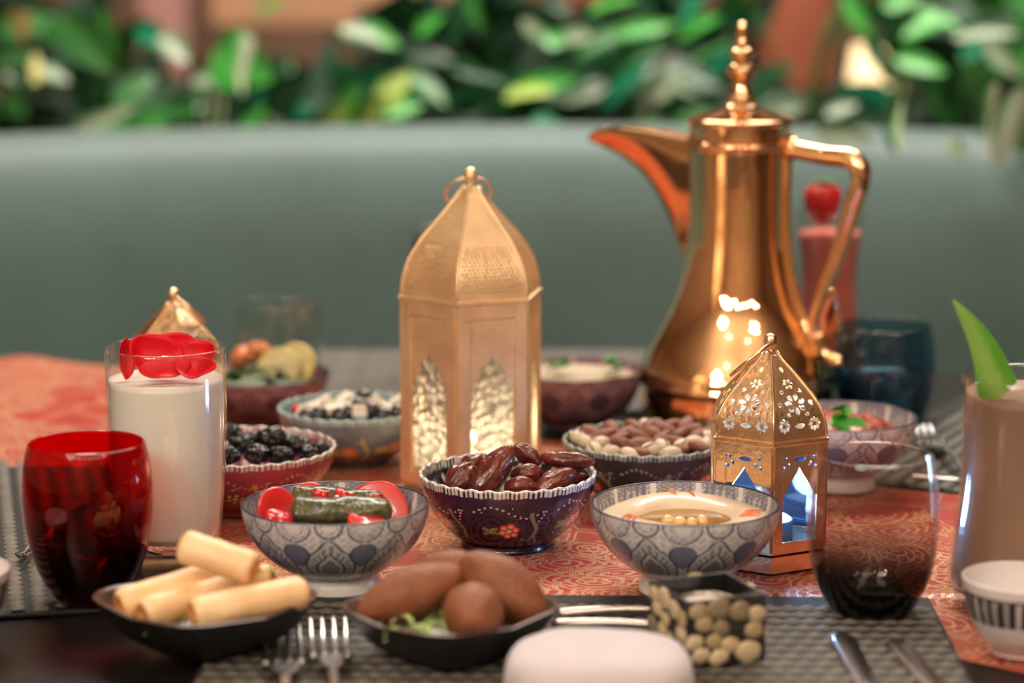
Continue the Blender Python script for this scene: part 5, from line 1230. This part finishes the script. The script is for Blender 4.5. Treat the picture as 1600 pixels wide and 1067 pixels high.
fork((512, 992), (520, 1067), 'steel fork at front, right one of the pair beside the kibbeh dish', s=1.0)
fork((40, 884), (120, 800), 'small steel fork partly behind the red tumbler', .006, s=.75)
fork((1434, 680), (1500, 742), 'steel fork on the back right placemat', .006, s=.9)
def knife(tip, towards, label, z=.0055, s=1.0, wd=.0095):
    T_ = gp(*tip, z); Q = gp(*towards, z); t = thing('knife', label, 'knife', T_, 0, 'cutlery'); t.location.z = TABLE+z; place_cutlery(t, T_, Q); t.scale = (s,)*3
    V = []; f = []; n = 24; Lb = .11
    for i in range(n):
        y = -Lb*i/(n-1); w2 = wd*math.sqrt(min(1, (i/(n-1))*9+.02))*(1-.25*(i/(n-1))); th = .0012
        V += [(-w2, y, .0002), (-w2*.3, y, th), (w2, y, th*1.1), (w2, y, -th*.3), (-w2*.3, y, -th*.3)]
    for i in range(n-1):
        for k in range(5): f.append((i*5+k, i*5+(k+1) % 5, (i+1)*5+(k+1) % 5, (i+1)*5+k))
    f.append(tuple(range(5))[::-1]); ob('blade', pyd('blade', V, f), STEEL, t)
    ob('handle', tube('handle', [(0, -Lb+.004, .001), (0, -Lb-.01, .002), (0, -Lb-.05, .002), (0, -Lb-.095, .001)], [.0038, .0046, .0056, .0062], 10, smooth_n=14), STEEL, t)
    return t
knife((1308, 990), (1350, 1067), 'steel knife with rounded blade on the front placemat, left one')
knife((1392, 1000), (1452, 1067), 'steel knife on the front placemat, right one near the edge')
knife((1420, 742), (1500, 748), 'steel knife on the back right placemat', .005, .9)
# dessert cutlery lying crosswise: handles to the left
for (a, b, lb, z) in (((1090, 958), (868, 960), 'upper steel dessert spoon lying crosswise behind the pebble holder', .0068), ((1090, 985), (862, 976), 'lower steel dessert fork handle lying crosswise behind the white napkin', .0068)):
    A, B = gp(*a, z), gp(*b, z); t = thing('dessert_spoon' if 'spoon' in lb else 'dessert_fork', lb, 'cutlery', B, 0, 'cutlery'); d = A-B; t.location.z = TABLE+z; t.rotation_euler = (0, 0, math.atan2(d.y, d.x))
    L = d.length
    ob('handle', tube('handle', [(0, 0, 0), (L*.1, 0, .001), (L*.5, 0, .003), (L, 0, .001)], [.0030, .0036, .0026, .0018], 10, smooth_n=20), STEEL, t)
    if 'spoon' in lb: ob('spoon_bowl', blob('spoon_bowl', (.020, .013, .0025), 0, 1, 3), STEEL, t, (L+.016, 0, .0005))
    else:
        for k in range(4): ob('tine', tube('tine', [(L-.004, (k-1.5)*.004, .001), (L+.03, (k-1.5)*.0042, .0)], [.0014, .0008], 6), STEEL, t)

# ================================================================ NAPKIN
NAP = mat('white_linen', (.58, .54, .59), .75, 0, .03, 40, bump=.25, bscale=300, sheen=.3)
PNk = gp(935, 1092); n = 40; V = np.zeros((n, 64, 3))
for i in range(n):
    t = i/(n-1)
    for j in range(64):
        a = 2*PI*j/64; r = (1-(1-math.sin(t*PI/2))**1.0) if False else math.sin(min(1, t)*PI/2)
        ex_ = 2.6; c, s = math.cos(a), math.sin(a); rr = (abs(c)**ex_+abs(s)**ex_)**(-1/ex_)
        x = .054*r*rr*c; y = .046*r*rr*s; z = .030*(max(0.0, 1-t**2.6))**.62*(1+.04*math.sin(3*a+1)*t)
        V[i, j] = (x, y, z+.0012*noise.noise(Vector((x*60, y*60, 2)))*(1 if t < .98 else 0))
tag(ob('napkin', grid_mesh('napkin', V[::-1]), NAP, None, (PNk.x, PNk.y, TABLE+.0055)), 'folded white linen napkin mound at the front centre', 'napkin')
